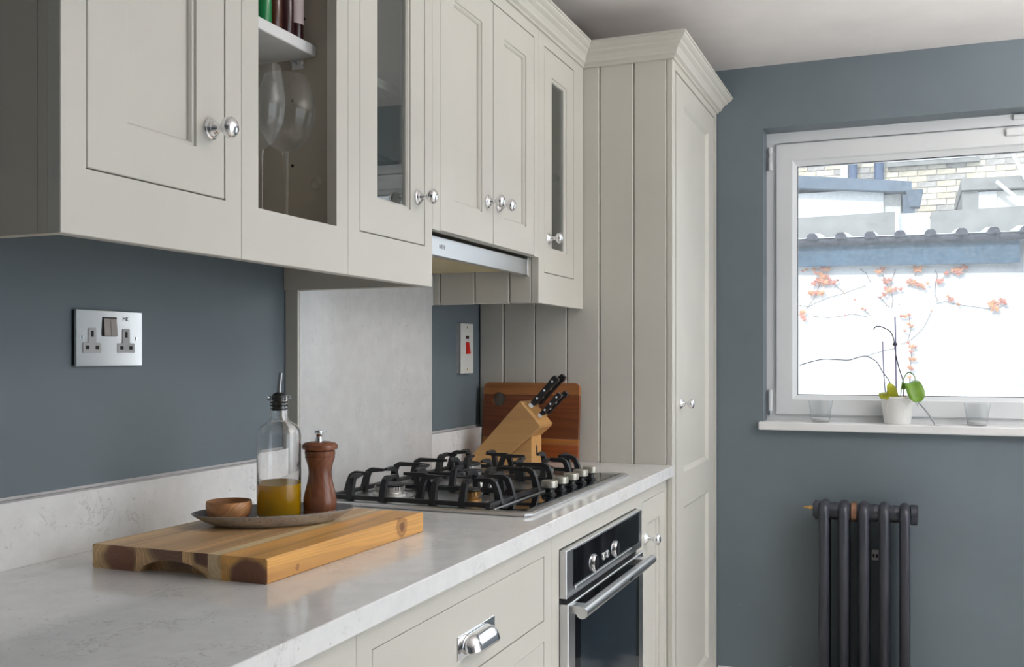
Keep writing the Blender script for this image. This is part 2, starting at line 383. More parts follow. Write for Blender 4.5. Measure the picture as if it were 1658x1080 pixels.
# ------------------------------------------------------------ knobs, doors, cabinets
def knob(cab_door, x, y, z, s=1.0):
    P = [(0, 0), (.0165, 0), (.0165, .002), (.0145, .0035), (.0125, .0045), (.0125, .006), (.0100, .0075), (.0085, .009), (.0085, .0105), (.0055, .013), (.0048, .020), (.0065, .0235),
         (.0115, .026), (.0148, .0295), (.0160, .0335), (.0148, .038), (.0115, .0415), (.006, .0438), (0, .0444)]
    return obj('knob', lathe(BM(), [(r*s, h*s) for r, h in P], x, y, z, 28, 'x'), 'chrome', cab_door, 'all')
def door(cab, y0, y1, z0, z1, iy0, iy1, iz0, iz1, xf, glazed=False, name='door', th=.019):
    g = .0021; a, b, c, d = y0+g, y1-g, z0+g, z1-g; e = .0012
    L = [(a, b, c, d, xf-th), (a, b, c, d, xf-e), (a+e, b-e, c+e, d-e, xf), (iy0, iy1, iz0, iz1, xf), (iy0+.001, iy1-.001, iz0+.001, iz1-.001, xf-.0035),
         (iy0+.005, iy1-.005, iz0+.005, iz1-.005, xf-.0040), (iy0+.008, iy1-.008, iz0+.008, iz1-.008, xf-.0075), (iy0+.009, iy1-.009, iz0+.009, iz1-.009, xf-.0115 if not glazed else xf-th)]
    if glazed: L += [L[0]]
    else: L += [(iy0+.009, iy1-.009, iz0+.009, iz1-.009, xf-th), L[0]]
    o = obj(name, loops(BM(), L), 'cream', cab)
    if glazed: obj('glass_pane', B(xf-.013, xf-.010, iy0+.008, iy1-.008, iz0+.008, iz1-.008), 'cabglass', o)
    else: obj('panel', B(xf-.018, xf-.0105, iy0+.0085, iy1-.0085, iz0+.0085, iz1-.0085), 'cream', o)
    return o
FX = .357
def face_frame(cab, y0, y1, z0, z1, a, b, c, d, xf=FX, th=.02):
    e = .0011
    return obj('face_frame', loops(BM(), [(y0+.0003, y1-.0003, z0, z1, xf-th), (y0+.0003, y1-.0003, z0, z1, xf-e), (y0+e, y1-e, z0+e, z1-e, xf), (a, b, c, d, xf), (a, b, c, d, xf-th), (y0+.0003, y1-.0003, z0, z1, xf-th)]), 'cream', cab)
def carcass(cab, y0, y1, zb, zt, left_low=None, right_low=None, th=.018, x1=FX-.0205, hole=True):
    obj('side_panel', B(.001, x1, y0+.0005, y0+th, left_low or zb-.018, zt), 'cream_in', cab)
    r = obj('side_panel', B(.001, x1, y1-th, y1-.0005, right_low or zb-.018, zt), 'cream_in', cab)
    obj('base_panel', B(.001, x1, y0+th, y1-th, zb-.018, zb), 'cream_in', cab)
    obj('top_panel', B(.001, x1, y0+th, y1-th, zt-.018, zt), 'cream_in', cab)
    obj('back_panel', B(.001, .008, y0+th, y1-th, zb, zt-.018), 'cream_in', cab)
    return r
ZB = 1.397; ZT = 2.158; ZD = 2.12; ZF = 1.4795
G1 = 'cream wall cabinets above the worktop'
# A: the near panelled cabinet
A = thing('wall_cabinet', 'cream wall cabinet with a solid panelled door above the double socket, nearest to the viewer', 'cabinet', (0, .9133, ZB))
face_frame(A, .9133, 1.2639, ZB, ZT, .9537, 1.2253, 1.481, ZD)
carcass(A, .9313, 1.2639, ZF, ZT)
e = obj('end_panel', B(.001, FX-.0375, .9133, .9310, ZB, ZT), 'cream_end', A)
obj('end_post', B(FX-.0365, FX-.0205, .9133, .9310, ZB, ZT), 'cream_end', A)
dA = door(A, .9537, 1.2253, 1.481, ZD, 1.0235, 1.160, 1.549, 2.05, FX)
knob(dA, FX, 1.192, 1.581)
# B: the open one with the glasses
Bc = thing('wall_cabinet', 'cream wall cabinet with an open front showing two wine glasses and a row of bottles', 'cabinet', (0, 1.264, ZB))
face_frame(Bc, 1.2641, 1.5751, ZB, ZT, 1.3062, 1.5363, 1.481, ZD)
rp = carcass(Bc, 1.2641, 1.5751, ZF, ZT)
sh = obj('shelf', B(.010, .302, 1.2825, 1.5568, 1.7945, 1.8150, bev=.0015), 'white', Bc)
bm = BM(); tube(bm, [(.255, 1.5575, 1.790), (.255, 1.545, 1.790)], .0028, 8); tube(bm, [(.27, 1.5575, 1.784), (.27, 1.545, 1.784)], .0022, 8); box(bm, .25, .275, 1.5545, 1.5568, 1.776, 1.7940)
obj('shelf_support', bm, 'chrome', Bc)
for (x, z) in ((.245, 1.850), (.275, 1.868), (.25, 1.60), (.25, 1.72), (.12, 1.6), (.12, 1.72)):
    obj('peg_hole', lathe(BM(), [(0, 0), (.003, 0), (.003, -.0006), (0, -.0006)], x, 1.5570, z, 10, 'y'), 'dark', Bc)
obj('hinge_hole_cap', lathe(BM(), [(0, -.001), (.0105, -.001), (.012, 0)], .30, 1.5569, 1.565, 20, 'y'), 'cream_in', Bc, True)
# C: glazed, beside the hob hood
Cc = thing('wall_cabinet', 'cream wall cabinet with a glazed door between the open cabinet and the extractor hood', 'cabinet', (0, 1.575, ZB))
face_frame(Cc, 1.5753, 1.9200, ZB, ZT, 1.6157, 1.8848, 1.481, ZD)
carcass(Cc, 1.5753, 1.8890, ZF, ZT)
obj('end_panel', B(.001, FX-.0205, 1.8892, 1.9200, ZB, ZT), 'cream', Cc)
obj('glass_shelf', B(.012, .30, 1.594, 1.870, 1.655, 1.661), 'shelfglass', Cc)
obj('shelf', B(.010, .30, 1.594, 1.870, 1.800, 1.818), 'cream_in', Cc)
dC = door(Cc, 1.6157, 1.8848, 1.481, ZD, 1.6835, 1.820, 1.549, 2.05, FX, glazed=True)
knob(dC, FX, 1.853, 1.580)
# D: above the hood, pair of doors
Dc = thing('wall_cabinet', 'short cream wall cabinet with two panelled doors directly above the extractor hood', 'cabinet', (0, 1.92, 1.522))
obj('face_frame', loops(BM(), [(1.9203, 2.576, 1.5225, ZT, FX-.02), (1.9203, 2.576, 1.5225, ZT, FX), (1.9590, 2.5424, 1.5226, ZD, FX), (1.9590, 2.5424, 1.5226, ZD, FX-.02), (1.9203, 2.576, 1.5225, ZT, FX-.02)]), 'cream', Dc)
carcass(Dc, 1.9203, 2.5760, 1.549, ZT)
d = door(Dc, 1.9590, 2.2569, 1.522, ZD, 2.029, 2.187, 1.594, 2.05, FX); knob(d, FX, 2.222, 1.624)
d = door(Dc, 2.2569, 2.5424, 1.522, ZD, 2.327, 2.482, 1.594, 2.05, FX); knob(d, FX, 2.292, 1.624)
# E: narrow glazed, by the tall unit
Ec = thing('wall_cabinet', 'narrow cream wall cabinet with a slim glazed door next to the tall cupboard', 'cabinet', (0, 2.576, ZB))
face_frame(Ec, 2.5765, 2.9780, ZB, ZT, 2.6210, 2.8850, 1.4835, ZD)
carcass(Ec, 2.5955, 2.9780, 1.482, ZT)
for a, b in ((.002, .0555), (.0555, .164), (.164, .2705), (.2705, .336)):
    obj('board', B(a+.0008, b-.0008, 2.5765, 2.5950, ZB, ZT-.001, bev=.0034), 'cream', Ec)
obj('glass_shelf', B(.012, .30, 2.614, 2.958, 1.80, 1.806), 'shelfglass', Ec)
d = door(Ec, 2.6210, 2.8850, 1.4835, ZD, 2.6850, 2.8180, 1.5525, 2.046, FX, glazed=True); knob(d, FX, 2.656, 1.583)

# cornice profile swept along a path; offs = outward direction scale per vertex
CP = [(0, 0), (.12, 0), (.14, .10), (.30, .18), (.34, .30), (.46, .46), (.64, .58), (.68, .66), (.80, .72), (.92, .80), (.93, .88), (1, .90), (1, 1), (0, 1)]
def cornice(bm, path, z0, z1):
    R = []
    for (x, y, ox, oy) in path: R.append([bm.verts.new((x+ox*p, y+oy*p, z0+(z1-z0)*h)) for p, h in CP])
    n = len(CP)
    for p, q in zip(R, R[1:]):
        for i in range(n): bm.faces.new((p[i], q[i], q[(i+1) % n], p[(i+1) % n]))
    bm.faces.new(R[0][::-1]); bm.faces.new(R[-1]); return bm
Z1c = 2.205
tag(obj('cornice', cornice(BM(), [(FX+.0005, .9133, .056, 0), (FX+.0005, 2.9775, .056, -.098)], 2.150, Z1c), 'cream', None, False, (FX, .9133, 2.15)), 'long cream moulded cornice running along the tops of the wall cabinets', 'cornice')
# ------------------------------------------------------------ tall cupboard
TX = .640; TY = 2.98
T = thing('tall_cupboard', 'tall cream cupboard with tongue and groove side boards and panelled door beside the window wall', 'cupboard', (0, TY, 0))
xs = [.002, .0874, .1951, .3031, .4100, .5191, .6225]
for a, b in zip(xs, xs[1:]): obj('board', B(a+.0008, b-.0008, TY, TY+.018, .02, 2.158, bev=.0036), 'cream', T)
obj('corner_post', B(.6232, TX, TY, TY+.0395, .02, 2.158, bev=.0015), 'cream', T)
obj('body', B(.002, TX-.03, TY+.0182, YB-.003, .02, ZT), 'cream_in', T)
obj('plinth', B(.05, TX-.05, TY+.005, YB-.004, 0, .0195), 'dark', T)
obj('top_rail', B(TX-.029, TX, TY+.0400, YB-.004, 2.128, ZT), 'cream', T)
obj('bottom_rail', B(TX-.029, TX, TY+.0400, YB-.004, .02, .079), 'cream', T)
obj('far_post', B(TX-.029, TX, 3.683, YB-.004, .0792, 2.1278), 'cream', T)
# door with two recessed panels
def bead(iy0, iy1, iz0, iz1, bm, xf):
    loops(bm, [(iy0, iy1, iz0, iz1, xf), (iy0+.003, iy1-.003, iz0+.003, iz1-.003, xf-.002), (iy0+.010, iy1-.010, iz0+.010, iz1-.010, xf-.010), (iy0+.012, iy1-.012, iz0+.012, iz1-.012, xf-.012)], cap1=True)
bm = BM(); y0, y1, z0, z1 = 3.046, 3.680, .081, 2.126; iy0, iy1 = 3.165, 3.585; xf = TX-.004
for zz in ((z0, .168), (.768, .880), (2.055, z1)):
    box(bm, xf-.018, xf, iy0, iy1, zz[0], zz[1])
box(bm, xf-.018, xf, y0, iy0, z0, z1); box(bm, xf-.018, xf, iy1, y1, z0, z1)
bead(iy0, iy1, .168, .768, bm, xf); bead(iy0, iy1, .880, 2.055, bm, xf)
td = obj('door', bm, 'cream', T); knob(td, xf, 3.112, 1.101)
obj('cornice', cornice(BM(), [(FX+.0005, TY-.0005, .056, -.098), (TX, TY-.0005, .060, -.098), (TX, YB-.003, .060, 0)], 2.150, Z1c), 'cream', T)
obj('top_panel', B(.002, TX, TY+.001, YB-.003, ZT+.0002, ZT+.02), 'cream_in', T)

# ------------------------------------------------------------ worktop, upstands, splashback
WZ = .92
tag(obj('worktop', B(.002, .645, -1.2, TY-.001, .887, WZ, bev=.0018, seg=2), 'quartz', None, False, (.3, 1, .887)), 'long pale speckled quartz worktop along the left wall', 'worktop')
tag(obj('upstand', B(.002, .026, -1.2, 1.892, WZ, 1.023, bev=.0008), 'quartz', None, False, (.01, 0, WZ)), 'low pale quartz upstand under the dark wall behind the wooden chopping board', 'upstand')
tag(obj('upstand', B(.002, .026, 2.568, TY-.001, WZ, 1.023, bev=.0008), 'quartz', None, False, (.01, 2.6, WZ)), 'short pale quartz upstand under the red cooker switch', 'upstand')
sp = thing('splashback', 'tall pale stone slab splashback on the wall behind the gas hob', 'splashback', (0, 1.9, WZ))
obj('slab', prism(BM(), [(1.902, WZ), (2.5675, WZ), (2.5675, 1.3960), (2.5755, 1.3960), (2.5755, 1.4830), (1.9210, 1.4830), (1.9210, 1.3960), (1.902, 1.3960)], 'x', .0135, .0345), 'slab', sp)
obj('edge_strip', B(.002, .0340, 1.8935, 1.9015, WZ, 1.3965), 'cream', sp)
obj('backing', B(.0015, .013, 1.9215, 2.5675, WZ, 1.4830), 'cream_in', sp)
# grey sealant along the upstand
for a, b in ((-1.2, 1.892), (2.568, 2.978)): struct('trim_2', B(.0, .0035, a, b, 1.0235, 1.028), 'socketgrey')

# ------------------------------------------------------------ base cabinets
BX = .622
def base_body(cab, y0, y1, ztop=.886):
    obj('body', loops(BM(), [(y0+.001, y1-.001, .10, ztop-.001, .01), (y0+.001, y1-.001, .10, ztop-.001, BX-.021)], cap0=True), 'cream_in', cab)
    obj('plinth', B(BX-.07, BX-.052, y0, y1, 0, .0985), 'cream', cab)
def bframe(cab, y0, y1, opens):
    # face frame of stiles and rails around stacked openings
    e = .0012; bm = BM(); a = max(o[0] for o in opens); b = min(o[1] for o in opens)
    a, b = opens[0][0], opens[0][1]
    box(bm, BX-.02, BX, y0+.0004, a, .10, .8865, bev=0); box(bm, BX-.02, BX, b, y1-.0004, .10, .8865)
    zs = [.10]
    for o in sorted(opens, key=lambda q: q[2]): zs += [o[2], o[3]]
    zs.append(.8865)
    for i in range(0, len(zs), 2): box(bm, BX-.02, BX, a, b, zs[i], zs[i+1])
    bmesh.ops.remove_doubles(bm, verts=bm.verts, dist=1e-5)
    return obj('face_frame', bm, 'cream', cab)
def cup_handle(par, x, yc, zc, w=.156, h=.040):
    bp = obj('handle', B(x, x+.0018, yc-w/2, yc+w/2, zc-h/2, zc+h/2, bev=.0008), 'chrome', par)
    bm = BM(); n = 14; m = 12; hw = w/2*.80; R = .026
    grid = []
    for i in range(n+1):                      # along y: quarter-domed ends, cylindrical middle
        s = -1+2*i/n; ys = yc+hw*s
        k = max(0, (abs(s)-.55)/.45); rr = R*math.sqrt(max(0.02, 1-k*k))
        row = []
        for j in range(m+1):
            t = PI/2*1.15*j/m - .15
            row.append(bm.verts.new((x+.0015+rr*math.sin(max(0, PI/2*j/m))*1.02, ys, zc-.012+ (h/2+.008)*(rr/R)*math.cos(PI/2*j/m))))
        grid.append(row)
    for i in range(n):
        for j in range(m): bm.faces.new((grid[i][j], grid[i+1][j], grid[i+1][j+1], grid[i][j+1]))
    o = obj('cup', bm, 'chrome', bp, 'all'); md = o.modifiers.new('s', 'SOLIDIFY'); md.thickness = .0012; md.offset = -1
def drawer(cab, y0, y1, z0, z1, name='drawer'):
    g = .0018; e = .0012; a, b, c, d = y0+g, y1-g, z0+g, z1-g
    return obj(name, loops(BM(), [(a, b, c, d, BX-.019), (a, b, c, d, BX-e), (a+e, b-e, c+e, d-e, BX)], True, True), 'cream', cab)
L0 = thing('base_cabinet', 'cream base cabinet left of the drawer unit, under the near end of the worktop', 'cabinet', (.3, .4, 0))
base_body(L0, .36, 1.158); bframe(L0, .36, 1.158, [(.40, 1.117, .14, .845)])
d = door(L0, .40, 1.117, .14, .845, .47, 1.047, .21, .775, BX); knob(d, BX, 1.08, .74)
D0 = thing('drawer_unit', 'cream drawer unit with a chrome cup handle, left of the oven', 'drawer unit', (.3, 1.5, 0))
base_body(D0, 1.158, 1.935); bframe(D0, 1.158, 1.935, [(1.1995, 1.8925, .14, .40), (1.1995, 1.8925, .44, .672), (1.1995, 1.8925, .7135, .8445)])
for z0, z1 in ((.7135, .8445), (.44, .672), (.14, .40)):
    dr = drawer(D0, 1.1995, 1.8925, z0, z1); cup_handle(dr, BX, 1.554, (z0+z1)/2-.010)
O0 = thing('oven_housing', 'cream base cabinet frame holding the built-in oven', 'cabinet', (.3, 2.3, 0))
OY0, OY1, OZ1 = 1.9835, 2.618, .8415
base_body(O0, 1.935, 2.6311); bframe(O0, 1.935, 2.6311, [(OY0, OY1, .24, OZ1)])
S0 = thing('base_cabinet', 'slim cream base cabinet with a panelled door and chrome knob, between oven and tall cupboard', 'cabinet', (.3, 2.8, 0))
base_body(S0, 2.6311, 2.979); bframe(S0, 2.6311, 2.979, [(2.6830, 2.952, .14, .847)])
d = door(S0, 2.683, 2.952, .14, .847, 2.750, 2.885, .21, .780, BX); knob(d, BX, 2.7165, .741)

# ------------------------------------------------------------ oven
ov = thing('oven', 'built-in stainless steel and black glass oven under the gas hob', 'oven', (.6, 2.3, .24))
X0 = BX+.004; y0, y1 = OY0+.003, OY1-.003
cpn = obj('control_panel', B(BX-.03, X0+.012, y0, y1, .7365, OZ1-.003, bev=.0015), 'steel', ov)
obj('control_glass', B(X0+.0122, X0+.0142, y0+.045, y1-.040, .757, OZ1-.007), 'blackglass', cpn)
obj('trim_strip', B(X0+.0122, X0+.018, y0+.045, y1-.12, .7495, .757, bev=.001), 'steel', cpn)
for yk in (2.175, 2.352):
    k = obj('dial', lathe(BM(), [(0, 0), (.0205, 0), (.0200, .003), (.0175, .0065), (0, .0070)], X0+.0143, yk, .779, 28, 'x'), 'chrome', cpn, True)
for yk in (2.251, 2.281): obj('button', lathe(BM(), [(0, 0), (.0095, 0), (.0090, .002), (.0070, .0035), (0, .004)], X0+.0143, yk, .780, 20, 'x'), 'chrome', cpn, True)
obj('vent_gap', B(BX-.03, BX-.002, y0, y1, .7262, .7362), 'dark', ov)
dr = obj('oven_door', loops(BM(), [(y0, y1, .25, .726, BX-.03), (y0, y1, .25, .726, X0+.014), (y0+.002, y1-.002, .252, .724, X0+.016), (y0+.045, y1-.040, .30, .7215, X0+.016), (y0+.045, y1-.040, .30, .7215, X0+.012)], True, True), 'steel', ov)
obj('door_glass', B(X0+.0122, X0+.0156, y0+.0455, y1-.0405, .3005, .7210), 'blackglass', dr)
obj('door_window', B(X0+.0157, X0+.0160, y0+.085, y1-.075, .34, .672, bev=.0001), 'ovenglass', dr)
hd = obj('handle', tube(BM(), [(X0+.046, 1.985, .7120), (X0+.046, 2.590, .7120)], .0125, 24), 'steel', dr, True)
for yk in (2.022, 2.552):
    obj('handle_bracket', B(X0+.0145, X0+.042, yk-.018, yk+.018, .7035, .7205, bev=.001), 'steel', hd)
lettering('NEFF', .0125, (X0+.0588, 2.34, .7120), FACE_X, 'text', hd, bold=.0004)

# ------------------------------------------------------------ extractor hood
hx = .330
hood = thing('extractor_hood', 'slim stainless steel extractor hood under the short double-door cabinet', 'extractor hood', (.1, 2.25, 1.47))
fr = obj('front_strip', B(hx-.016, hx, 1.9215, 2.5605, 1.4725, 1.5165, bev=.0015), 'steel', hood)
obj('end_cap', B(hx-.0165, hx+.0005, 2.5607, 2.5655, 1.4720, 1.5170, bev=.001), 'steel_d', hood)
obj('body', B(.035, hx-.0165, 1.9215, 2.574, 1.4880, 1.5210), 'steel_d', hood)
obj('filter', B(.045, hx-.03, 1.93, 2.56, 1.4850, 1.4878), 'filter', hood)
obj('filler_strip', B(hx-.012, hx-.001, 2.5665, 2.5760, 1.4705, 1.5220), 'cream', hood)
lettering('NEFF', .014, (hx+.0003, 2.025, 1.4945), FACE_X, 'textpale', fr)

# ------------------------------------------------------------ hob
hob = thing('gas_hob', 'five burner gas hob with black cast iron pan supports on the worktop', 'hob', (.33, 2.27, WZ))
hx0, hx1, hy0, hy1 = .070, .592, 1.892, 2.660
bm = BM(); ch = .012
def oct_(x0, x1, y0, y1, c_): return [(x0+c_, y0), (x1-c_, y0), (x1, y0+c_), (x1, y1-c_), (x1-c_, y1), (x0+c_, y1), (x0, y1-c_), (x0, y0+c_)]
rings = []
for (ins, z) in ((.002, WZ+.0002), (0, WZ+.003), (0, WZ+.007), (.004, WZ+.0095), (.016, WZ+.0095), (.019, WZ+.0070)):
    rings.append([bm.verts.new((x, y, z)) for x, y in oct_(hx0+ins, hx1-ins, hy0+ins, hy1-ins, ch)])
for p, q in zip(rings, rings[1:]):
    for i in range(8): bm.faces.new((p[i], p[(i+1) % 8], q[(i+1) % 8], q[i]))
bm.faces.new(rings[-1]); bm.faces.new(rings[0][::-1])
obj('hob_plate', bm, 'steel', hob)
HZ = WZ+.0072
gp = obj('control_glass', B(.506, .568, 1.935, 2.628, HZ, HZ+.0022, bev=.0006), 'blackglass', hob)
obj('glass_trim', B(.4995, .5058, 1.916, 2.640, HZ, HZ+.0038, bev=.0008), 'steel', hob)
def dish(x, y, r): obj('burner_dish', lathe(BM(), [(r, .0002), (r*.95, .0016), (r*.80, .0016), (r*.5, .0006), (0, .0006)], x, y, HZ, 40), 'steel', hob, True)
def burner(x, y, r, m='alu', triple=False):
    dish(x, y, r*1.9)
    b = obj('burner', lathe(BM(), [(r*1.15, 0), (r*1.15, .006), (r*.9, .008), (r*.9, .011), (r, .012), (r, .022), (r*.9, .023), (0, .023)], x, y, HZ, 36), m, hob, True)
    bm = BM(); n = int(26*r/.03)
    for i in range(n):
        t = 2*PI*i/n; c_, s_ = math.cos(t), math.sin(t)
        tube(bm, [(x+r*c_, y+r*s_, HZ+.013), (x+r*c_, y+r*s_, HZ+.0225)], .0014, 5)
    obj('flame_teeth', bm, m, b)['kind'] = 'stuff'
    if triple:
        obj('burner_cap', lathe(BM(), [(r*.95, .023), (r*.98, .026), (r*.9, .028), (r*.62, .028), (r*.60, .023)], x, y, HZ, 36), 'iron', b, True)
        obj('inner_ring', lathe(BM(), [(r*.45, .022), (r*.45, .034), (0, .034)], x, y, HZ, 30), m, b, True)
        obj('burner_cap', lathe(BM(), [(r*.44, .034), (r*.50, .036), (r*.46, .039), (0, .040)], x, y, HZ, 30), 'iron', b, True)
    else:
        obj('burner_cap', lathe(BM(), [(r*.9, .0232), (r*1.02, .025), (r*1.0, .028), (r*.85, .0295), (0, .030)], x, y, HZ, 30), 'iron', b, True)
burner(.190, 2.035, .034); burner(.400, 2.020, .023, 'burnt'); burner(.292, 2.275, .052, 'alu', True); burner(.170, 2.515, .036); burner(.395, 2.500, .030)
SEC = [(1, 1), (-1, 1), (-1, -1), (1, -1)]
def rail(bm, a, b, w_=.0048): tube(bm, [a, b], w_, 4, True, SEC)
def finger(bm, x, y, dx, dy, L=.062, hgt=.052, lean=.010):
    z = HZ
    tube(bm, [(x, y, z+.001), (x+dx*lean*.7, y+dy*lean*.7, z+hgt*.62), (x+dx*(lean+.003), y+dy*(lean+.003), z+hgt*.90), (x+dx*(lean+.012), y+dy*(lean+.012), z+hgt), (x+dx*L, y+dy*L, z+hgt+.001)], [.0078, .0062, .0060, .0055, .0032], 4, True, SEC)
def grate(x0, x1, y0, y1, fingers):
    g = obj('pan_support', B(x0, x0+.0001, y0, y0+.0001, HZ+.003, HZ+.0031), 'iron', hob)
    bm = BM(); z = HZ+.008
    for a, b in (((x0, y0, z), (x1, y0, z)), ((x1, y0, z), (x1, y1, z)), ((x1, y1, z), (x0, y1, z)), ((x0, y1, z), (x0, y0, z))): rail(bm, a, b)
    for f in fingers: finger(bm, *f)
    for cx, cy in ((x0, y0), (x1, y0), (x1, y1), (x0, y1)): box(bm, cx-.006, cx+.006, cy-.006, cy+.006, HZ, HZ+.013, bev=.001)
    me = g.data; off = Vector(hob.location)
    for v in bm.verts: v.co -= off
    bmesh.ops.recalc_face_normals(bm, faces=bm.faces); bm.to_mesh(me); bm.free(); 
    return g
N = (0, -1); 
grate(.098, .487, 1.925, 2.140, [(.150, 1.925, 0, 1, .050), (.232, 1.925, 0, 1, .058), (.098, 2.00, 1, 0, .055), (.098, 2.075, 1, 0, .055), (.152, 2.140, 0, -1, .055), (.232, 2.140, 0, -1, .055),
      (.355, 1.925, 0, 1, .045), (.425, 1.925, 0, 1, .045), (.487, 1.985, -1, 0, .06), (.487, 2.06, -1, 0, .06), (.365, 2.140, 0, -1, .06), (.430, 2.140, 0, -1, .06), (.285, 2.0, 1, 0, .07), (.305, 2.03, -1, 0, .075)])
grate(.098, .487, 2.155, 2.395, [(.200, 2.155, 0, 1, .06), (.292, 2.155, 0, 1, .062), (.380, 2.155, 0, 1, .06), (.098, 2.215, 1, 0, .10), (.098, 2.325, 1, 0, .10), (.487, 2.215, -1, 0, .10), (.487, 2.325, -1, 0, .10),
      (.200, 2.395, 0, -1, .06), (.292, 2.395, 0, -1, .062), (.380, 2.395, 0, -1, .06)])
grate(.098, .487, 2.410, 2.620, [(.130, 2.410, 0, 1, .058), (.210, 2.410, 0, 1, .058), (.098, 2.48, 1, 0, .055), (.098, 2.55, 1, 0, .055), (.130, 2.620, 0, -1, .06), (.210, 2.620, 0, -1, .06),
      (.360, 2.410, 0, 1, .05), (.430, 2.410, 0, 1, .05), (.487, 2.46, -1, 0, .06), (.487, 2.54, -1, 0, .06), (.360, 2.620, 0, -1, .06), (.430, 2.620, 0, -1, .06), (.270, 2.50, 1, 0, .075), (.300, 2.53, -1, 0, .08)])
for y in (2.165, 2.243, 2.322, 2.400, 2.480):
    k = obj('control_knob', lathe(BM(), [(0, 0), (.0140, 0), (.0140, .003), (.0105, .006), (.0100, .014), (.0150, .0165), (.0150, .0168)], .536, y, HZ+.0023, 24), 'black', hob, True)
    obj('knob_cap', lathe(BM(), [(.0150, .0168), (.0188, .0185), (.0192, .030), (.0178, .0335), (0, .0342)], .536, y, HZ+.0023, 28), 'knobtop', k, True)

# ------------------------------------------------------------ chopping board (acacia staves)
BZ = WZ; TZ = .957
cb = thing('chopping_board', 'thick block wooden chopping board on the worktop holding the grey plate', 'chopping board', (.3, 1.43, WZ))
hrt = lin(150, 92, 60); hrt2 = lin(120, 72, 46)
W1 = wood('acacia_stave_left', lin(150, 98, 68), lin(244, 206, 150), -.119, .016, .030, ring=190, dark=.5, streak=.45, longh=.35)
W2 = wood('acacia_stave_dark', lin(136, 100, 76), lin(242, 200, 144), -.02, .045, .050, ring=160, dark=.55, streak=.45, longh=.35)
W2b = wood('acacia_stave_mixed', lin(122, 82, 62), lin(242, 198, 140), .045, .035, .022, ring=160, dark=.5, streak=.45, longh=.35)
W3 = wood('acacia_stave_sap', lin(215, 176, 126), lin(240, 214, 168), .09, .03, .02, ring=120, dark=.25)
W4 = wood('acacia_stave_right', lin(142, 94, 68), lin(255, 194, 108), .126, .006, .030, ring=200, dark=.3, streak=.28, longh=.45, knots=[(.164, .155, .022, .022), (.160, -.16, .010, .008)])
y0, y1 = 1.1955, 1.6660; a = .0006; skew = math.radians(1.3)
def rotv(bm):
    for v in bm.verts:
        x, y = v.co.x-.3, v.co.y-1.43; v.co.x = .3+x*math.cos(skew)+y*math.sin(skew); v.co.y = 1.43-x*math.sin(skew)*.0+y*math.cos(skew)
    return bm
c_ = .0025
def stave(xa, xb, m, yy0=y0, left=False, right=False):
    p = [(xa, BZ+(c_ if left else 0)), (xa+(c_ if left else 0), BZ), (xb-(c_ if right else 0), BZ), (xb, BZ+(c_ if right else 0)), (xb, TZ-(c_ if right else 0)), (xb-(c_ if right else 0), TZ), (xa+(c_ if left else 0), TZ), (xa, TZ-(c_ if left else 0))]
    q = []
    for t in p:
        if not q or (abs(q[-1][0]-t[0])+abs(q[-1][1]-t[1])) > 1e-6: q.append(t)
    if abs(q[0][0]-q[-1][0])+abs(q[0][1]-q[-1][1]) < 1e-6: q.pop()
    return prism(BM(), q, 'y', yy0, y1)
obj('stave', rotv(stave(.134, .2195, W1, left=True)), W1, cb)
# middle staves carry the finger recess
def recess_poly(xa, xb, n=10):
    # underside follows an arch between x=.228 and x=.352
    P = [(xa, TZ), (xb, TZ)]
    u = [xb+(xa-xb)*i/n for i in range(n+1)]
    for x in u:
        if x <= .2275 or x >= .350: z = BZ
        else:
            t = (x-.2275)/(.350-.2275); z = BZ+.0215*min(1, (math.sin(PI*t)**.45))
        P.append((x, z))
    return P
bm = BM(); prism(bm, recess_poly(.2200, .3065, 16), 'y', y0, y0+.022); prism(bm, [(.2200, BZ), (.3065, BZ), (.3065, TZ), (.2200, TZ)], 'y', y0+.0221, y1); obj('stave', rotv(bm), W2, cb)
bm = BM(); prism(bm, recess_poly(.3070, .3535, 12), 'y', y0, y0+.022); prism(bm, [(.3070, BZ), (.3535, BZ), (.3535, TZ), (.3070, TZ)], 'y', y0+.0221, y1); obj('stave', rotv(bm), W2b, cb)
obj('stave', rotv(stave(.3540, .3775, W3)), W3, cb)
obj('stave', rotv(stave(.3780, .4585, W4, right=True)), W4, cb)

# plate
PC = (.276, 1.465); PA = math.atan2(.186, .206)
t = NT('speckled_grey_stoneware'); v = t.coord()
c1 = t.ramp(t.noise(v, 40, 4, .7), [(.35, lin(160, 154, 146)), (.65, lin(190, 184, 174))]); c1 = t.mix(t.ramp(t.noise(v, 320, 1), [(.62, (0, 0, 0, 1)), (.68, (.8, .8, .8, 1))]), c1, lin(118, 106, 92))
t.set(c1, .45); M['stone'] = t.m
M['stone_in'] = simple('slate_grey_plate_glaze', lin(140, 142, 146), .3, var=.12, nscale=60)
pl = thing('plate', 'oval grey stoneware plate on the chopping board under the oil bottle and pepper mill', 'plate', (PC[0], PC[1], TZ))
pr = [(0, 0), (.095, 0), (.103, .0015), (.117, .0075), (.131, .0155), (.1385, .0205), (.1400, .0222)]
pi_ = [(.1400, .0222), (.1385, .0230), (.136, .0215), (.125, .0140), (.112, .0080), (.098, .0058), (0, .0055)]
obj('underside', lathe(BM(), pr, PC[0], PC[1], TZ+.0001, 64, 'z', .56, PA), 'stone', pl, True)
obj('dish', lathe(BM(), pi_, PC[0], PC[1], TZ+.0001, 64, 'z', .56, PA), 'stone_in', pl, True)
PZ = TZ+.0062
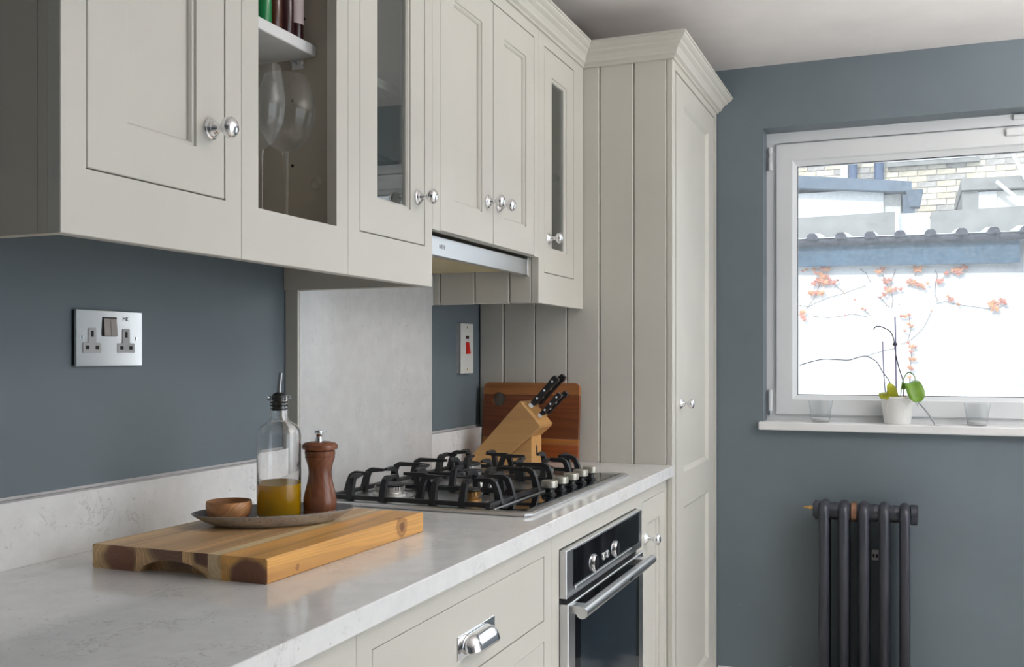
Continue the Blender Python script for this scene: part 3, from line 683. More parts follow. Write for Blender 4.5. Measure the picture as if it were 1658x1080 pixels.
# bowl
M['olive'] = wood('olive_wood', lin(150, 92, 52), lin(206, 148, 98), .01, 0, .02, axis='x', ring=180, ls=.3, dark=.6, soft=.6)
bo = obj('pinch_bowl', lathe(BM(), [(0, 0), (.024, 0), (.031, .005), (.0365, .014), (.0390, .026), (.0385, .0345), (.0372, .0362), (.0352, .035), (.0345, .026), (.031, .015), (.022, .009), (0, .008)], .217, 1.415, PZ, 40), 'olive', None, 'all', (.217, 1.415, PZ))
tag(bo, 'small round olive wood pinch bowl on the left end of the grey plate', 'bowl')
# oil bottle
bx, by = .281, 1.470
ob = thing('oil_bottle', 'clear glass bottle half full of olive oil with a metal pourer', 'bottle', (bx, by, PZ))
R = .0382
outer = [(0, .0), (R-.004, 0), (R-.001, .002), (R, .006), (R, .146), (R-.0015, .156), (R-.007, .164), (R-.015, .169), (.018, .172), (.0158, .177), (.0155, .205), (.0165, .2075), (.0205, .2085), (.0215, .2115), (.0205, .215), (.017, .2165), (.0125, .2165)]
inner = [(.0120, .213), (.0125, .178), (.0150, .1705), (R-.0165, .1665), (R-.009, .1615), (R-.0040, .154), (R-.0028, .146), (R-.0028, .012), (R-.006, .0085), (0, .0080)]
obj('glass', lathe(BM(), outer+inner, bx, by, PZ, 48), 'glass', ob, 'all')
ri = R-.0020
obj('oil', lathe(BM(), [(0, .0072), (R-.0052, .0076), (ri, .0122), (ri, .062), (0, .062)], bx, by, PZ, 48), 'oil', ob, True)
st = obj('stopper', lathe(BM(), [(0, .190), (.0115, .190), (.0128, .193), (.0115, .196), (.0128, .199), (.0115, .202), (.0128, .205), (.0120, .208), (.0122, .2168), (.0100, .2195), (.0045, .222), (0, .222)], bx, by, PZ, 24), 'black', ob, True)
obj('pourer', tube(BM(), [(bx, by, PZ+.218), (bx+.001, by, PZ+.236), (bx+.003, by+.001, PZ+.2560)], [.0043, .0042, .0042], 12), 'steel_d', ob, True)
# pepper mill
M['walnut'] = wood('turned_walnut', lin(116, 70, 50), lin(146, 92, 66), .012, .01, .02, axis='z', ring=170, ls=.12, rough=.25, dark=.5, soft=.8)
mx, my = .334, 1.518
mi = thing('pepper_mill', 'turned dark wooden pepper mill on the right end of the grey plate', 'pepper mill', (mx, my, PZ))
obj('body', lathe(BM(), [(0, 0), (.0285, 0), (.0295, .002), (.0295, .006), (.0288, .007), (.0296, .009), (.0292, .012), (.0285, .013), (.0292, .015), (.0290, .021), (.0296, .024), (.0292, .034), (.0272, .044), (.0235, .058), (.0212, .070), (.0203, .078), (.0210, .086), (.0232, .096), (.0262, .105), (.0265, .1065), (.0255, .1075), (.0266, .109), (.0268, .1165), (.0255, .118), (0, .118)], mx, my, PZ, 40), 'walnut', mi, True)
obj('cap', lathe(BM(), [(.0265, .1185), (.0300, .1200), (.0318, .1235), (.0310, .128), (.0270, .1315), (.018, .1335), (.0090, .1345), (0, .1345)], mx, my, PZ, 40), 'walnut', mi, True)
obj('finial', lathe(BM(), [(.0062, .1345), (.0055, .139), (.0048, .142), (.0070, .1465), (.0078, .150), (.0070, .1530), (.003, .1540), (0, .1540)], mx-.002, my, PZ, 16), 'chrome', mi, True)

# ------------------------------------------------------------ knife block, knives, leaning board
M['beech'] = wood('beech', lin(204, 156, 98), lin(216, 172, 112), .0, .3, .28, axis='x', ring=70, ls=.12, dark=.14, soft=.5)
kb = thing('knife_block', 'pale beech knife block leaning to the left, behind the hob', 'knife block', (.2, 2.83, WZ))
by0, by1 = 2.775, 2.885
poly = [(.060, WZ+.003), (.0665, WZ), (.1500, WZ), (.2860, 1.0370), (.2895, 1.0440), (.2285, 1.1130), (.2215, 1.1150), (.0545, .9360), (.0530, .928)]
prism(bmk := BM(), poly, 'y', by0, by1, bev=.0018); obj('block', bmk, 'beech', kb)
obj('foot', prism(BM(), [(.1515, WZ), (.2560, WZ), (.2560, 1.0100), (.2500, 1.0042)], 'y', by0+.012, by1-.012), 'beech', kb)
sl = obj('vent_slot', prism(BM(), [(2.833+.006*math.cos(k*PI/6), .966+.017*math.sin(k*PI/6)) for k in range(12)], 'x', .2561, .2565), 'dark', kb)
ax = Vector((.690, 0, .724)); nrm = Vector((.724, 0, -.690))
top = Vector((.2285, 0, 1.1130)); end = Vector((.2895, 0, 1.0440))
def knife_mesh(bmb, bmh, bmr, base, L, Wd, y):
    # handle: full-tang profile swept along the knife's axis
    sec = [(0, .50), (.06, .62), (.25, .52), (.5, .55), (.75, .62), (.92, .78), (1.0, .60)]
    up, lo = [], []
    for t_, k in sec:
        p = base+ax*(.012+t_*L); up.append(p-nrm*Wd*k*.9); lo.append(p+nrm*Wd*k)
    poly3 = up+lo[::-1]
    for sgn in (-1, 1):
        A_ = [bmh.verts.new((p.x, y+sgn*.0012, p.z)) for p in poly3]; B_ = [bmh.verts.new((p.x, y+sgn*.0085, p.z)) for p in poly3]
        n = len(poly3); bmh.faces.new(A_); bmh.faces.new(B_[::-1])
        for i in range(n): bmh.faces.new((A_[i], A_[(i+1) % n], B_[(i+1) % n], B_[i]))
    A_ = [bmb.verts.new((p.x, y-.0011, p.z)) for p in poly3]; B_ = [bmb.verts.new((p.x, y+.0011, p.z)) for p in poly3]
    n = len(poly3); bmb.faces.new(A_); bmb.faces.new(B_[::-1])
    for i in range(n): bmb.faces.new((A_[i], A_[(i+1) % n], B_[(i+1) % n], B_[i]))
    # bolster
    p0 = base-ax*.002; p1 = base+ax*.014
    q = [p0-nrm*Wd*.48, p1-nrm*Wd*.52, p1+nrm*Wd*.58, p0+nrm*Wd*.48]
    A_ = [bmb.verts.new((p.x, y-.0075, p.z)) for p in q]; B_ = [bmb.verts.new((p.x, y+.0075, p.z)) for p in q]
    bmb.faces.new(A_); bmb.faces.new(B_[::-1])
    for i in range(4): bmb.faces.new((A_[i], A_[(i+1) % 4], B_[(i+1) % 4], B_[i]))
    for t_ in (.22, .52, .84):
        p = base+ax*(.012+t_*L)
        tube(bmr, [(p.x, y-.0092, p.z), (p.x, y+.0092, p.z)], .0034, 12)
for (f, y, L, Wd, lab) in ((.26, 2.802, .112, .0150, 'large black-handled knife in the front upper slot of the block'), (.26, 2.856, .118, .0140, 'large black-handled knife behind the front large one in the block'),
                       (.70, 2.806, .086, .0115, 'small black-handled knife in the front lower slot of the block'), (.70, 2.856, .090, .0110, 'small black-handled knife behind the front small one in the block')):
    base = top.lerp(end, f)+ax*.0035
    k = thing('kitchen_knife', lab, 'knife', (base.x, y, base.z), 'knives in the knife block')
    b1, b2, b3 = BM(), BM(), BM(); knife_mesh(b1, b2, b3, base, L, Wd, y)
    obj('blade_and_bolster', b1, 'chrome', k); obj('handle', b2, 'black', k); 
    b3.free()
    for t_ in (.22, .52, .84):
        p = base+ax*(.012+t_*L); obj('rivet', tube(BM(), [(p.x, y-.0092, p.z), (p.x, y+.0092, p.z)], .0034, 12), 'chrome', k, True)
lb = thing('serving_board', 'dark striped wooden board with a round hole, leaning behind the knife block', 'board', (.19, 2.95, WZ))
bands = [(.921, .9735, lin(160, 84, 42), lin(196, 114, 60)), (.974, .9905, lin(186, 122, 62), lin(206, 142, 78)), (.991, 1.128, lin(112, 60, 36), lin(146, 84, 50)), (1.1285, 1.166, lin(150, 92, 52), lin(182, 120, 70))]
for i, (z0, z1, h_, s_) in enumerate(bands):
    m = wood('serving_board_strip', h_, s_, -.05+.08*i, z0-.9, .12, axis='x', ring=120, ls=.1, dark=.6, soft=.6)
    xa, xb = .030, .3530; r = .016
    if i == 3: P = [(xa, z0), (xb, z0), (xb, z1-r)]+[(xb-r+r*math.cos(k), z1-r+r*math.sin(k)) for k in (PI/8, PI/4, 3*PI/8)]+[(xb-r, z1), (xa+r, z1)]+[(xa+r+r*math.cos(k), z1-r+r*math.sin(k)) for k in (5*PI/8, 3*PI/4, 7*PI/8)]+[(xa, z1-r)]
    else: P = [(xa, z0), (xb, z0), (xb, z1), (xa, z1)]
    o = obj('strip', prism(BM(), P, 'y', 2.9380, 2.9540), m, lb)
    if z1 > 1.09 and z0 < 1.14: 
        cut(o, lathe(BM(), [(0, 0), (.0225, 0), (.0225, .1), (0, .1)], .082, 2.90, 1.113, 36, 'y'))
tilt = math.radians(-5)
for ch_ in lb.children:
    me = ch_.data
    for v in me.vertices:
        y, z = v.co.y, v.co.z; v.co.y = y*math.cos(tilt)-z*math.sin(tilt); v.co.z = y*math.sin(tilt)+z*math.cos(tilt)
lb.location.y -= .005; lb.location.z += .0

# ------------------------------------------------------------ socket and cooker switch
so_ = thing('double_socket', 'polished metal double power socket on the dark wall above the upstand', 'socket', (0, 1.36, 1.28))
X = .010; ys0, ys1, zs0, zs1 = 1.2790, 1.4345, 1.2310, 1.3280
obj('back_box', B(.0, .0055, ys0+.002, ys1-.002, zs0+.002, zs1-.002), 'black', so_)
obj('face_plate', B(.0056, X, ys0, ys1, zs0, zs1, bev=.001), 'socketmetal', so_)
for yc in (1.3140, 1.3935):
    P = [(yc-.0205, 1.2545), (yc+.0205, 1.2545), (yc+.0205, 1.2715), (yc+.0085, 1.2715), (yc+.0085, 1.2970), (yc-.0085, 1.2970), (yc-.0085, 1.2715), (yc-.0205, 1.2715)]
    ins = obj('socket_insert', prism(BM(), P, 'x', X, X+.0012, bev=.0003), 'socketgrey', so_)
    for (a, b, c2, d2) in ((yc-.0028, yc+.0028, 1.2815, 1.2920), (yc-.0150, yc-.0070, 1.2605, 1.2665), (yc+.0070, yc+.0150, 1.2605, 1.2665)):
        obj('pin_slot', B(X+.0012, X+.0014, a, b, c2, d2), 'dark', ins)
rk = obj('switch_surround', B(X, X+.0014, 1.3385, 1.3700, 1.2830, 1.3165), 'black', so_)
for a in (1.3395, 1.3548):
    bm = prism(BM(), [(X+.001, 1.2840), (X+.0048, 1.2840), (X+.0022, 1.3125), (X+.001, 1.3150)], 'y', a, a+.0142); obj('rocker', bm, 'greyswitch', so_)
for yc in (1.2930, 1.4185): obj('screw', lathe(BM(), [(0, .0012), (.0028, .0010), (.0034, 0)], X, yc, 1.2800, 16, 'x'), 'chrome', so_, True)
lettering('MK', .010, (X+.0001, 1.3925, 1.3140), FACE_X, 'text', so_)
sw = thing('cooker_switch', 'tall white cooker switch with a red rocker on the dark wall right of the splashback', 'switch', (0, 2.85, 1.27))
ya, yb, za, zb = 2.806, 2.898, 1.196, 1.353
obj('back_box', B(0, .012, ya+.001, yb-.001, za+.001, zb-.001), 'socketgrey', sw)
obj('face_plate', B(.0121, .0165, ya, yb, za, zb, bev=.0012), 'plastic', sw)
obj('indicator_lamp', B(.0166, .0180, 2.841, 2.862, 1.3045, 1.3145, bev=.0005), 'darkred', sw)
obj('rocker', prism(BM(), [(.0166, 1.257), (.024, 1.259), (.0185, 1.294), (.0166, 1.295)], 'y', 2.842, 2.863), 'red', sw)
for z in (1.341, 1.209): obj('screw', lathe(BM(), [(0, .001), (.0030, .001), (.0036, 0)], .0166, 2.852, z, 14, 'x'), 'brass', sw, True)

# ------------------------------------------------------------ wine glasses and bottles in the open cabinet
def wine_glass(x, y, rw, rt, H, lab, hb):
    g = thing('wine_glass', lab, 'glass', (x, y, ZF), 'wine glasses in the open cabinet')
    z0 = ZF+.0003; s = hb
    Q = H-s; P = [(0, s), (.006, s+.001), (rw*.45, s+Q*.07), (rw*.74, s+Q*.20), (rw*.92, s+Q*.34), (rw*.99, s+Q*.48), (rw, s+Q*.56), (rw*.98, s+Q*.66), (rt+(rw-rt)*.62, s+Q*.80), (rt+(rw-rt)*.2, s+Q*.93), (rt, H)]
    obj('bowl', lathe(BM(), P, x, y, z0, 48), 'winecup', g, 'all')
    obj('stem', lathe(BM(), [(.0066, s+.0005), (.0052, s-.006), (.0046, s-.020), (.0046, .018), (.0060, .008), (.014, .0035), (.034, .0015), (.036, .0006), (.034, 0), (0, 0)], x, y, z0, 28), 'glass', g, 'all')
wine_glass(.303, 1.386, .0405, .034, .252, 'stemmed wine glass in the open cabinet, the one nearer the viewer on the left', .113)
wine_glass(.283, 1.487, .0520, .038, .262, 'large balloon wine glass in the open cabinet, right of the slimmer one', .129)
M['green'] = simple('green_glass', lin(28, 128, 70), .12); M['brown'] = simple('amber_glass', lin(72, 34, 16), .12); M['wine'] = simple('dark_wine_glass', lin(52, 22, 24), .12)
M['paper'] = simple('pale_label', lin(196, 180, 178), .6); M['darkgrn'] = simple('dark_green_glass', lin(26, 38, 28), .12)
def bottle(x, y, z, r, H, m, lab, label=None, nm='bottle'):
    t_ = thing(nm, lab, 'bottle', (x, y, z), 'bottles on the shelf of the open cabinet')
    obj('glass', lathe(BM(), [(0, 0), (r*.92, 0), (r, .004), (r, H*.62), (r*.85, H*.70), (r*.40, H*.78), (r*.36, H*.97), (r*.42, H*.975), (r*.42, H), (0, H)], x, y, z, 28), m, t_, True)
    if label: obj('paper_label', lathe(BM(), [(r+.0004, H*.12), (r+.0004, H*.55)], x, y, z, 28), label, t_, True)
SZ = 1.8152
bottle(.282, 1.420, SZ, .0158, .25, 'green', 'bright green bottle at the left of the shelf in the open cabinet')
bottle(.280, 1.4535, SZ, .0158, .24, 'brown', 'amber brown bottle next to the green bottle on the shelf')
bottle(.282, 1.4865, SZ, .0155, .25, 'wine', 'dark red bottle between the amber bottle and the pale-labelled one')
bottle(.280, 1.5195, SZ, .0158, .24, 'wine', 'dark bottle with a pale paper label at the right end of the shelf', 'paper')
bottle(.10, 1.36, ZF+.0003, .034, .28, 'darkgrn', 'dark bottle standing behind the wine glasses on the cabinet floor')

# ------------------------------------------------------------ radiator
ra = thing('radiator', 'dark grey cast iron column radiator on the back wall below the window', 'radiator', (1.16, 3.63, 0))
cols = [1.031, 1.0955, 1.161, 1.226, 1.291]; yF, yM, yR = 3.590, 3.632, 3.672
for x in cols:
    bm = BM(); r = .0178
    path = [(x, yF, .11)]+[(x, yF, .70)]+[(x, yF+(1-math.cos(k))*.041, .712+math.sin(k)*.024) for k in [PI*i/8 for i in range(1, 8)]]+[(x, yR, .70), (x, yR, .11)]
    tube(bm, path, [r]*len(path), 16)
    c1_ = obj('column', bm, 'radiator', ra, 'all')
    obj('middle_tube', tube(BM(), [(x, yM, .11), (x, yM, .715)], .0165, 14), 'radiator_d', c1_, True)
bm = BM(); 
def header(z, m):
    prof = [(0, -.038), (.026, -.038), (.026, -.034), (.0335, -.032), (.0335, -.018), (.030, -.014)]
    for i, x in enumerate(cols):
        d_ = x-cols[0]; prof += [(.0300, d_-.010), (.0325, d_-.004), (.0325, d_+.004), (.0300, d_+.010)]
        if i < 4: prof += [(.0285, d_+.022), (.0310, d_+.031), (.0310, d_+.035), (.0285, d_+.044)]
    prof += [(.029, .276), (.0350, .280), (.0350, .298), (.030, .302), (0, .302)]
    hh = obj('header', lathe(BM(), prof, cols[0], yM-.004, z, 26, 'x'), m, ra, True)
    return hh
hh = header(.714, 'radiator'); header(.13, 'radiator')
obj('copper_ring', lathe(BM(), [(.0290, -.010), (.0345, -.008), (.0345, .008), (.0290, .010)], 1.128, yM-.004, .714, 24, 'x'), 'copper', hh, True)
bv = obj('bleed_valve', lathe(BM(), [(0, -.034), (.0035, -.034), (.0045, -.020), (.0045, -.016), (.0075, -.015), (.0075, -.006), (.005, -.005), (.005, 0)], .995, yM-.010, .722, 14, 'x'), 'brass', ra, True)
br = obj('wall_bracket', B(1.183, 1.205, 3.700, 3.7195, .538, .572, bev=.001), 'upvc', ra)
for q in ((1.186, 1.192), (1.197, 1.203)): obj('bracket_slot', B(q[0], q[1], 3.6995, 3.7002, .548, .560), 'dark', br)
for x in (cols[0], cols[-1]): obj('foot', prism(BM(), [(x-.016, .112), (x+.016, .112), (x+.022, 0), (x-.022, 0)], 'y', yF-.016, yF+.016, bev=.002), 'radiator', ra)
pp = tag(obj('pipe', tube(BM(), [(.912, 3.66, 0), (.912, 3.66, .12), (.912, 3.66, .143)], [.0085, .0085, .0075], 14), 'upvc', None, True, (.912, 3.66, 0)), 'short white vertical pipe stub left of the radiator', 'pipe')

# ------------------------------------------------------------ on the sill
SL = 1.0132
def tealight(x, y, lab):
    t_ = thing('glass_candle_holder', lab, 'candle holder', (x, y, SL), 'clear glass candle holders on the window sill')
    obj('glass', lathe(BM(), [(0, 0), (.029, 0), (.0315, .003), (.0425, .078), (.0415, .078), (.0305, .006), (0, .005)], x, y, SL, 36), 'tumbler', t_, 'all')
    obj('wax', lathe(BM(), [(0, .0055), (.0285, .0060), (.0300, .014), (.028, .0165), (0, .0160)], x, y, SL, 28), 'textwax', t_, True)
M['textwax'] = simple('grey_white_wax', lin(214, 212, 210), .4)
tealight(1.007, 3.752, 'clear glass candle holder at the left end of the window sill')
tealight(1.520, 3.752, 'clear glass candle holder to the right of the orchid on the sill')
M['pot'] = simple('white_embossed_ceramic', lin(232, 231, 228), .3, var=.02)
ox, oy = 1.2655, 3.752
oc = thing('potted_orchid', 'flowerless orchid with few green leaves in a white embossed pot on the sill', 'plant', (ox, oy, SL))
pot = obj('pot', lathe(BM(), [(0, 0), (.042, 0), (.0435, .002), (.0545, .088), (.0562, .090), (.0562, .0965), (.0535, .0975), (.051, .094), (.0500, .075), (0, .073)], ox, oy, SL, 48), 'pot', oc, True)
bm = BM()   # embossed swirls on the pot
for k in range(9):
    a0 = 2*PI*k/9; pts = []
    for i in range(13):
        t_ = i/12; z = .014+.068*t_; a_ = a0+.30*math.sin(t_*PI)*(1 if k % 2 else -1); rr = .0432+.0115*z/.09
        pts.append((ox+rr*math.cos(a_), oy+rr*math.sin(a_), SL+z))
    tube(bm, pts, .0011, 5)
obj('relief', bm, 'pot', pot, True)
M['bark'] = simple('bark_and_roots', lin(176, 134, 96), .8, var=.5, nscale=90)
M['leafg'] = simple('orchid_leaf_green', lin(106, 146, 44), .4, var=.25, nscale=25); M['leafy'] = simple('yellowing_leaf', lin(170, 172, 40), .45, var=.25, nscale=22)
M['spike'] = simple('dry_flower_spike', lin(70, 66, 78), .6); M['stake'] = simple('violet_plant_stake', lin(84, 70, 130), .4)
M['root'] = simple('silver_grey_root', lin(150, 156, 160), .6)
bm = BM()
for i in range(60):
    a_ = random.uniform(0, 2*PI); r = .046*math.sqrt(random.random()); x = ox+r*math.cos(a_); y = oy+r*math.sin(a_); z = SL+.078+random.uniform(0, .022)*(1.3-r/.046)
    d_ = Vector((random.uniform(-1, 1), random.uniform(-1, 1), random.uniform(-.2, .7))).normalized()*random.uniform(.008, .02)
    tube(bm, [(x, y, z), Vector((x, y, z))+d_*.5+Vector((0, 0, .004)), Vector((x, y, z))+d_], [.0025, .003, .0015], 5)
obj('bark_chips', bm, 'bark', oc)['kind'] = 'stuff'
def leaf(name, spine, widths, m, par, curl=.25, side=(1, 0, 0), sub=5):
    S = smooth_path(spine, sub); n = len(S); bm = BM(); G = []
    sd = Vector(side)
    for i, p in enumerate(S):
        t_ = i/(n-1); k = t_*(len(widths)-1); j = min(int(k), len(widths)-2); w_ = widths[j]+(widths[j+1]-widths[j])*(k-j)
        d = (S[min(i+1, n-1)]-S[max(i-1, 0)]).normalized(); s = (sd-d*sd.dot(d)).normalized(); nn = d.cross(s)
        G.append([bm.verts.new(p+s*w_*q+nn*abs(q)*w_*curl) for q in (-1, -.5, 0, .5, 1)])
    for p, q in zip(G, G[1:]):
        for i in range(4): bm.faces.new((p[i], p[i+1], q[i+1], q[i]))
    o = obj(name, bm, m, par, 'all'); md = o.modifiers.new('s', 'SOLIDIFY'); md.thickness = .0012; return o
leaf('leaf', [(1.262, 3.745, 1.100), (1.250, 3.728, 1.122), (1.237, 3.716, 1.132), (1.226, 3.708, 1.118), (1.222, 3.706, 1.102)], [.010, .020, .025, .022, .012], 'leafy', oc, side=(.6, 0, .8))
leaf('leaf', [(1.285, 3.745, 1.135), (1.300, 3.725, 1.156), (1.315, 3.706, 1.150), (1.324, 3.696, 1.128), (1.329, 3.691, 1.108), (1.331, 3.689, 1.094)], [.006, .018, .026, .0285, .025, .010], 'leafg', oc, side=(1, .2, .2))
leaf('leaf', [(1.276, 3.757, 1.105), (1.283, 3.762, 1.160), (1.300, 3.765, 1.192), (1.320, 3.762, 1.182), (1.324, 3.750, 1.150)], [.006, .010, .011, .009, .003], 'leafg', oc, side=(0, 1, 0))
ysp = 3.752
def line(name, pts, r, m, y=ysp, dy=0):
    return obj(name, tube(BM(), smooth_path([(x, y+dy*i/len(pts), z) for i, (x, z) in enumerate(pts)], 3), r, 6), m, oc, True)
line('stake', [(1.258, 1.389), (1.260, 1.279), (1.262, 1.10)], .0024, 'stake'); line('stake', [(1.217, 1.303), (1.221, 1.185), (1.228, 1.10)], .0019, 'stake', ysp+.006)
line('flower_spike', [(.934, 1.218), (.961, 1.227), (1.016, 1.24), (1.067, 1.238), (1.105, 1.237), (1.123, 1.243), (1.156, 1.251), (1.179, 1.244), (1.2, 1.227), (1.214, 1.2), (1.224, 1.185), (1.24, 1.16), (1.256, 1.10)], .0018, 'spike', ysp+.004)
line('flower_spike', [(1.187, 1.345), (1.194, 1.355), (1.212, 1.355), (1.24, 1.34), (1.251, 1.32), (1.256, 1.298), (1.26, 1.259), (1.272, 1.205), (1.286, 1.155), (1.284, 1.10)], .0021, 'spike', ysp-.004)
obj('stake_clip', lathe(BM(), [(0, -.006), (.006, -.005), (.0085, 0), (.006, .005), (0, .006)], 1.258, ysp-.002, 1.293, 10), 'spike', oc, True)
line('aerial_root', [(1.305, 1.112), (1.327, 1.097), (1.341, 1.083), (1.360, 1.060), (1.373, 1.040), (1.386, 1.0165)], .0030, 'root', ysp-.02, -.03)
line('aerial_root', [(1.318, 1.102), (1.326, 1.090), (1.333, 1.078)], .0016, 'root', ysp-.03)
tag(obj('dried_petal', lathe(BM(), [(0, 0), (.020, 0), (.026, .0012), (.012, .003), (0, .0032)], 1.384, 3.722, SL, 14, 'z', .5, .3), 'textwax', None, True, (1.384, 3.722, SL)), 'pale dried petal lying on the sill beside the orchid pot', 'petal')

# ------------------------------------------------------------ outside, beyond the window
M['render'] = simple('white_render', lin(236, 238, 240), .8, var=.03, nscale=3, bump=.1)
M['blue'] = simple('slate_blue_fascia', lin(72, 98, 120), .6, var=.15, nscale=9)
M['gutter'] = simple('dark_gutter', lin(62, 62, 74), .6, var=.3, nscale=30)
M['sheet'] = simple('corrugated_sheet', lin(214, 218, 222), .5, var=.08); M['parapet'] = simple('grey_cement', lin(146, 146, 144), .8, var=.15, nscale=6)
M['mortar'] = simple('mortar', lin(224, 222, 216), .9, var=.1); M['paving'] = simple('paving', lin(150, 148, 144), .9)
M['brick_a'] = simple('yellow_stock_brick', lin(208, 198, 178), .85, var=.2, nscale=20); M['brick_b'] = simple('grey_stock_brick', lin(178, 174, 170), .85, var=.2, nscale=20); M['brick_c'] = simple('pale_stock_brick', lin(222, 214, 198), .85, var=.12, nscale=20)
M['roofblue'] = simple('lead_roof_edge', lin(96, 110, 126), .7, var=.15, nscale=6); M['pipeblue'] = simple('painted_downpipe', lin(74, 92, 124), .5)
M['vine'] = simple('vine_stem', lin(122, 106, 100), .8); M['vleaf'] = simple('red_creeper_leaf', lin(206, 140, 122), .6, var=.25, nscale=30); M['vleaf2'] = simple('orange_creeper_leaf', lin(216, 156, 116), .6, var=.25, nscale=30)
struct('floor_outside', B(-6, 9, YB+.32, 22, -.12, -.02), 'paving')
struct('floor_outside', B(XR+.12, 9, -4, YB+.3, -.12, -.02), 'paving')
gw = tag(obj('garden_wall', B(-2.5, 5.2, 6.50, 6.66, -.02, 1.93), 'render', None, False, (1.3, 6.5, 0)), 'bright white rendered garden wall with creeper seen through the window', 'wall')
ls = thing('lean_to_roof', 'blue lean-to roof edge with corrugated sheets above the white garden wall', 'roof', (1.2, 6.45, 1.8))
def sl_prism(bm, x0, x1, z0a, z1a, z0b, z1b, ya_, yb_):
    v = [bm.verts.new(p) for p in ((x0, ya_, z0a), (x1, ya_, z0b), (x1, ya_, z1b), (x0, ya_, z1a), (x0, yb_, z0a), (x1, yb_, z0b), (x1, yb_, z1b), (x0, yb_, z1a))]
    for f in ((0, 1, 2, 3), (4, 7, 6, 5), (0, 4, 5, 1), (1, 5, 6, 2), (2, 6, 7, 3), (3, 7, 4, 0)): bm.faces.new([v[i] for i in f])
    return bm
obj('fascia', sl_prism(BM(), -.6, 1.895, 1.836, 1.955, 1.794, 1.955, 6.43, 6.455), 'blue', ls)
obj('gutter', tube(BM(), [(-.6, 6.405, 1.970), (2.6, 6.405, 1.946)], .028, 12), 'gutter', ls, True)
bm = BM(); n = 260; r0, r1 = [], []
for i in range(n+1):
    x = -.6+3.6*i/n; ph = ((x-.159)/.1677) % 1; hgt = .028*max(0, 1-abs(ph-.5)*5)**.7 if abs(ph-.5) < .2 else 0
    z = 1.988-.0075*x+hgt
    r0.append(bm.verts.new((x, 6.37, z))); r1.append(bm.verts.new((x, 6.9, z+.062)))
for i in range(n): bm.faces.new((r0[i], r0[i+1], r1[i+1], r1[i]))
o = obj('corrugated_sheet', bm, 'sheet', ls); md = o.modifiers.new('s', 'SOLIDIFY'); md.thickness = .006
for i in range(-3, 14):
    x = .159+.1677*(i+.5); z = 1.986-.0075*x
    obj('ridge_hollow_shade', prism(BM(), [(x-.034, z-.012), (x+.034, z-.012), (x+.030, z+.012), (x+.016, z+.026), (x-.016, z+.026), (x-.030, z+.012)], 'y', 6.355, 6.40), 'gutter', ls)  # dark plugs stand in for the shade inside the hollow ridges
dp = tag(obj('downpipe', tube(BM(), [(1.965, 6.42, -.02), (1.965, 6.42, 1.92)], .042, 12), 'pipeblue', None, True, (1.965, 6.42, 0)), 'blue downpipe at the right end of the white garden wall', 'downpipe')
# creeper
cr = thing('creeper', 'sparse creeper with reddish autumn leaves on the white garden wall', 'creeper', (1.2, 6.48, -.02))
VN = [[(.658, 1.575), (.717, 1.565), (.75, 1.586), (.837, 1.621), (.923, 1.643), (.997, 1.669), (1.053, 1.688)], [(.7, 1.548), (.729, 1.591), (.75, 1.625), (.771, 1.677), (.792, 1.728), (.804, 1.797)], [(.874, 1.691), (.915, 1.66), (.928, 1.643)],
 [(1.017, 1.79), (1.053, 1.767), (1.065, 1.737), (1.081, 1.707)], [(1.117, 1.621), (1.149, 1.599), (1.173, 1.565), (1.189, 1.552)], [(1.224, 1.783), (1.2, 1.716), (1.196, 1.661), (1.208, 1.598), (1.2, 1.547)],
 [(1.445, 1.772), (1.457, 1.734), (1.445, 1.693), (1.442, 1.626), (1.457, 1.593), (1.453, 1.576)], [(1.453, 1.569), (1.506, 1.583), (1.571, 1.561), (1.649, 1.549), (1.709, 1.538), (1.753, 1.529)],
 [(.742, 1.504), (.833, 1.495), (.932, 1.505), (.968, 1.516), (1.053, 1.499), (1.077, 1.505), (1.037, 1.546)], [(1.298, 1.504), (1.31, 1.419), (1.291, 1.344), (1.314, 1.302), (1.31, 1.235), (1.306, 1.176), (1.302, 1.117), (1.30, .9), (1.28, .5), (1.29, 0)],
 [(1.252, 1.327), (1.298, 1.344), (1.345, 1.386), (1.384, 1.431), (1.426, 1.525)], [(1.053, 1.252), (1.093, 1.269), (1.165, 1.29), (1.22, 1.302)], [(1.149, 1.752), (1.165, 1.717), (1.189, 1.653)], [(1.33, 1.738), (1.341, 1.771)], [(1.291, 1.68), (1.322, 1.696), (1.384, 1.661)], [(1.476, 1.7), (1.506, 1.749), (1.571, 1.751), (1.605, 1.78)]]
for p in VN: obj('vine_stem', tube(BM(), [(x, 6.492, z) for x, z in p], .0017, 4), 'vine', cr)
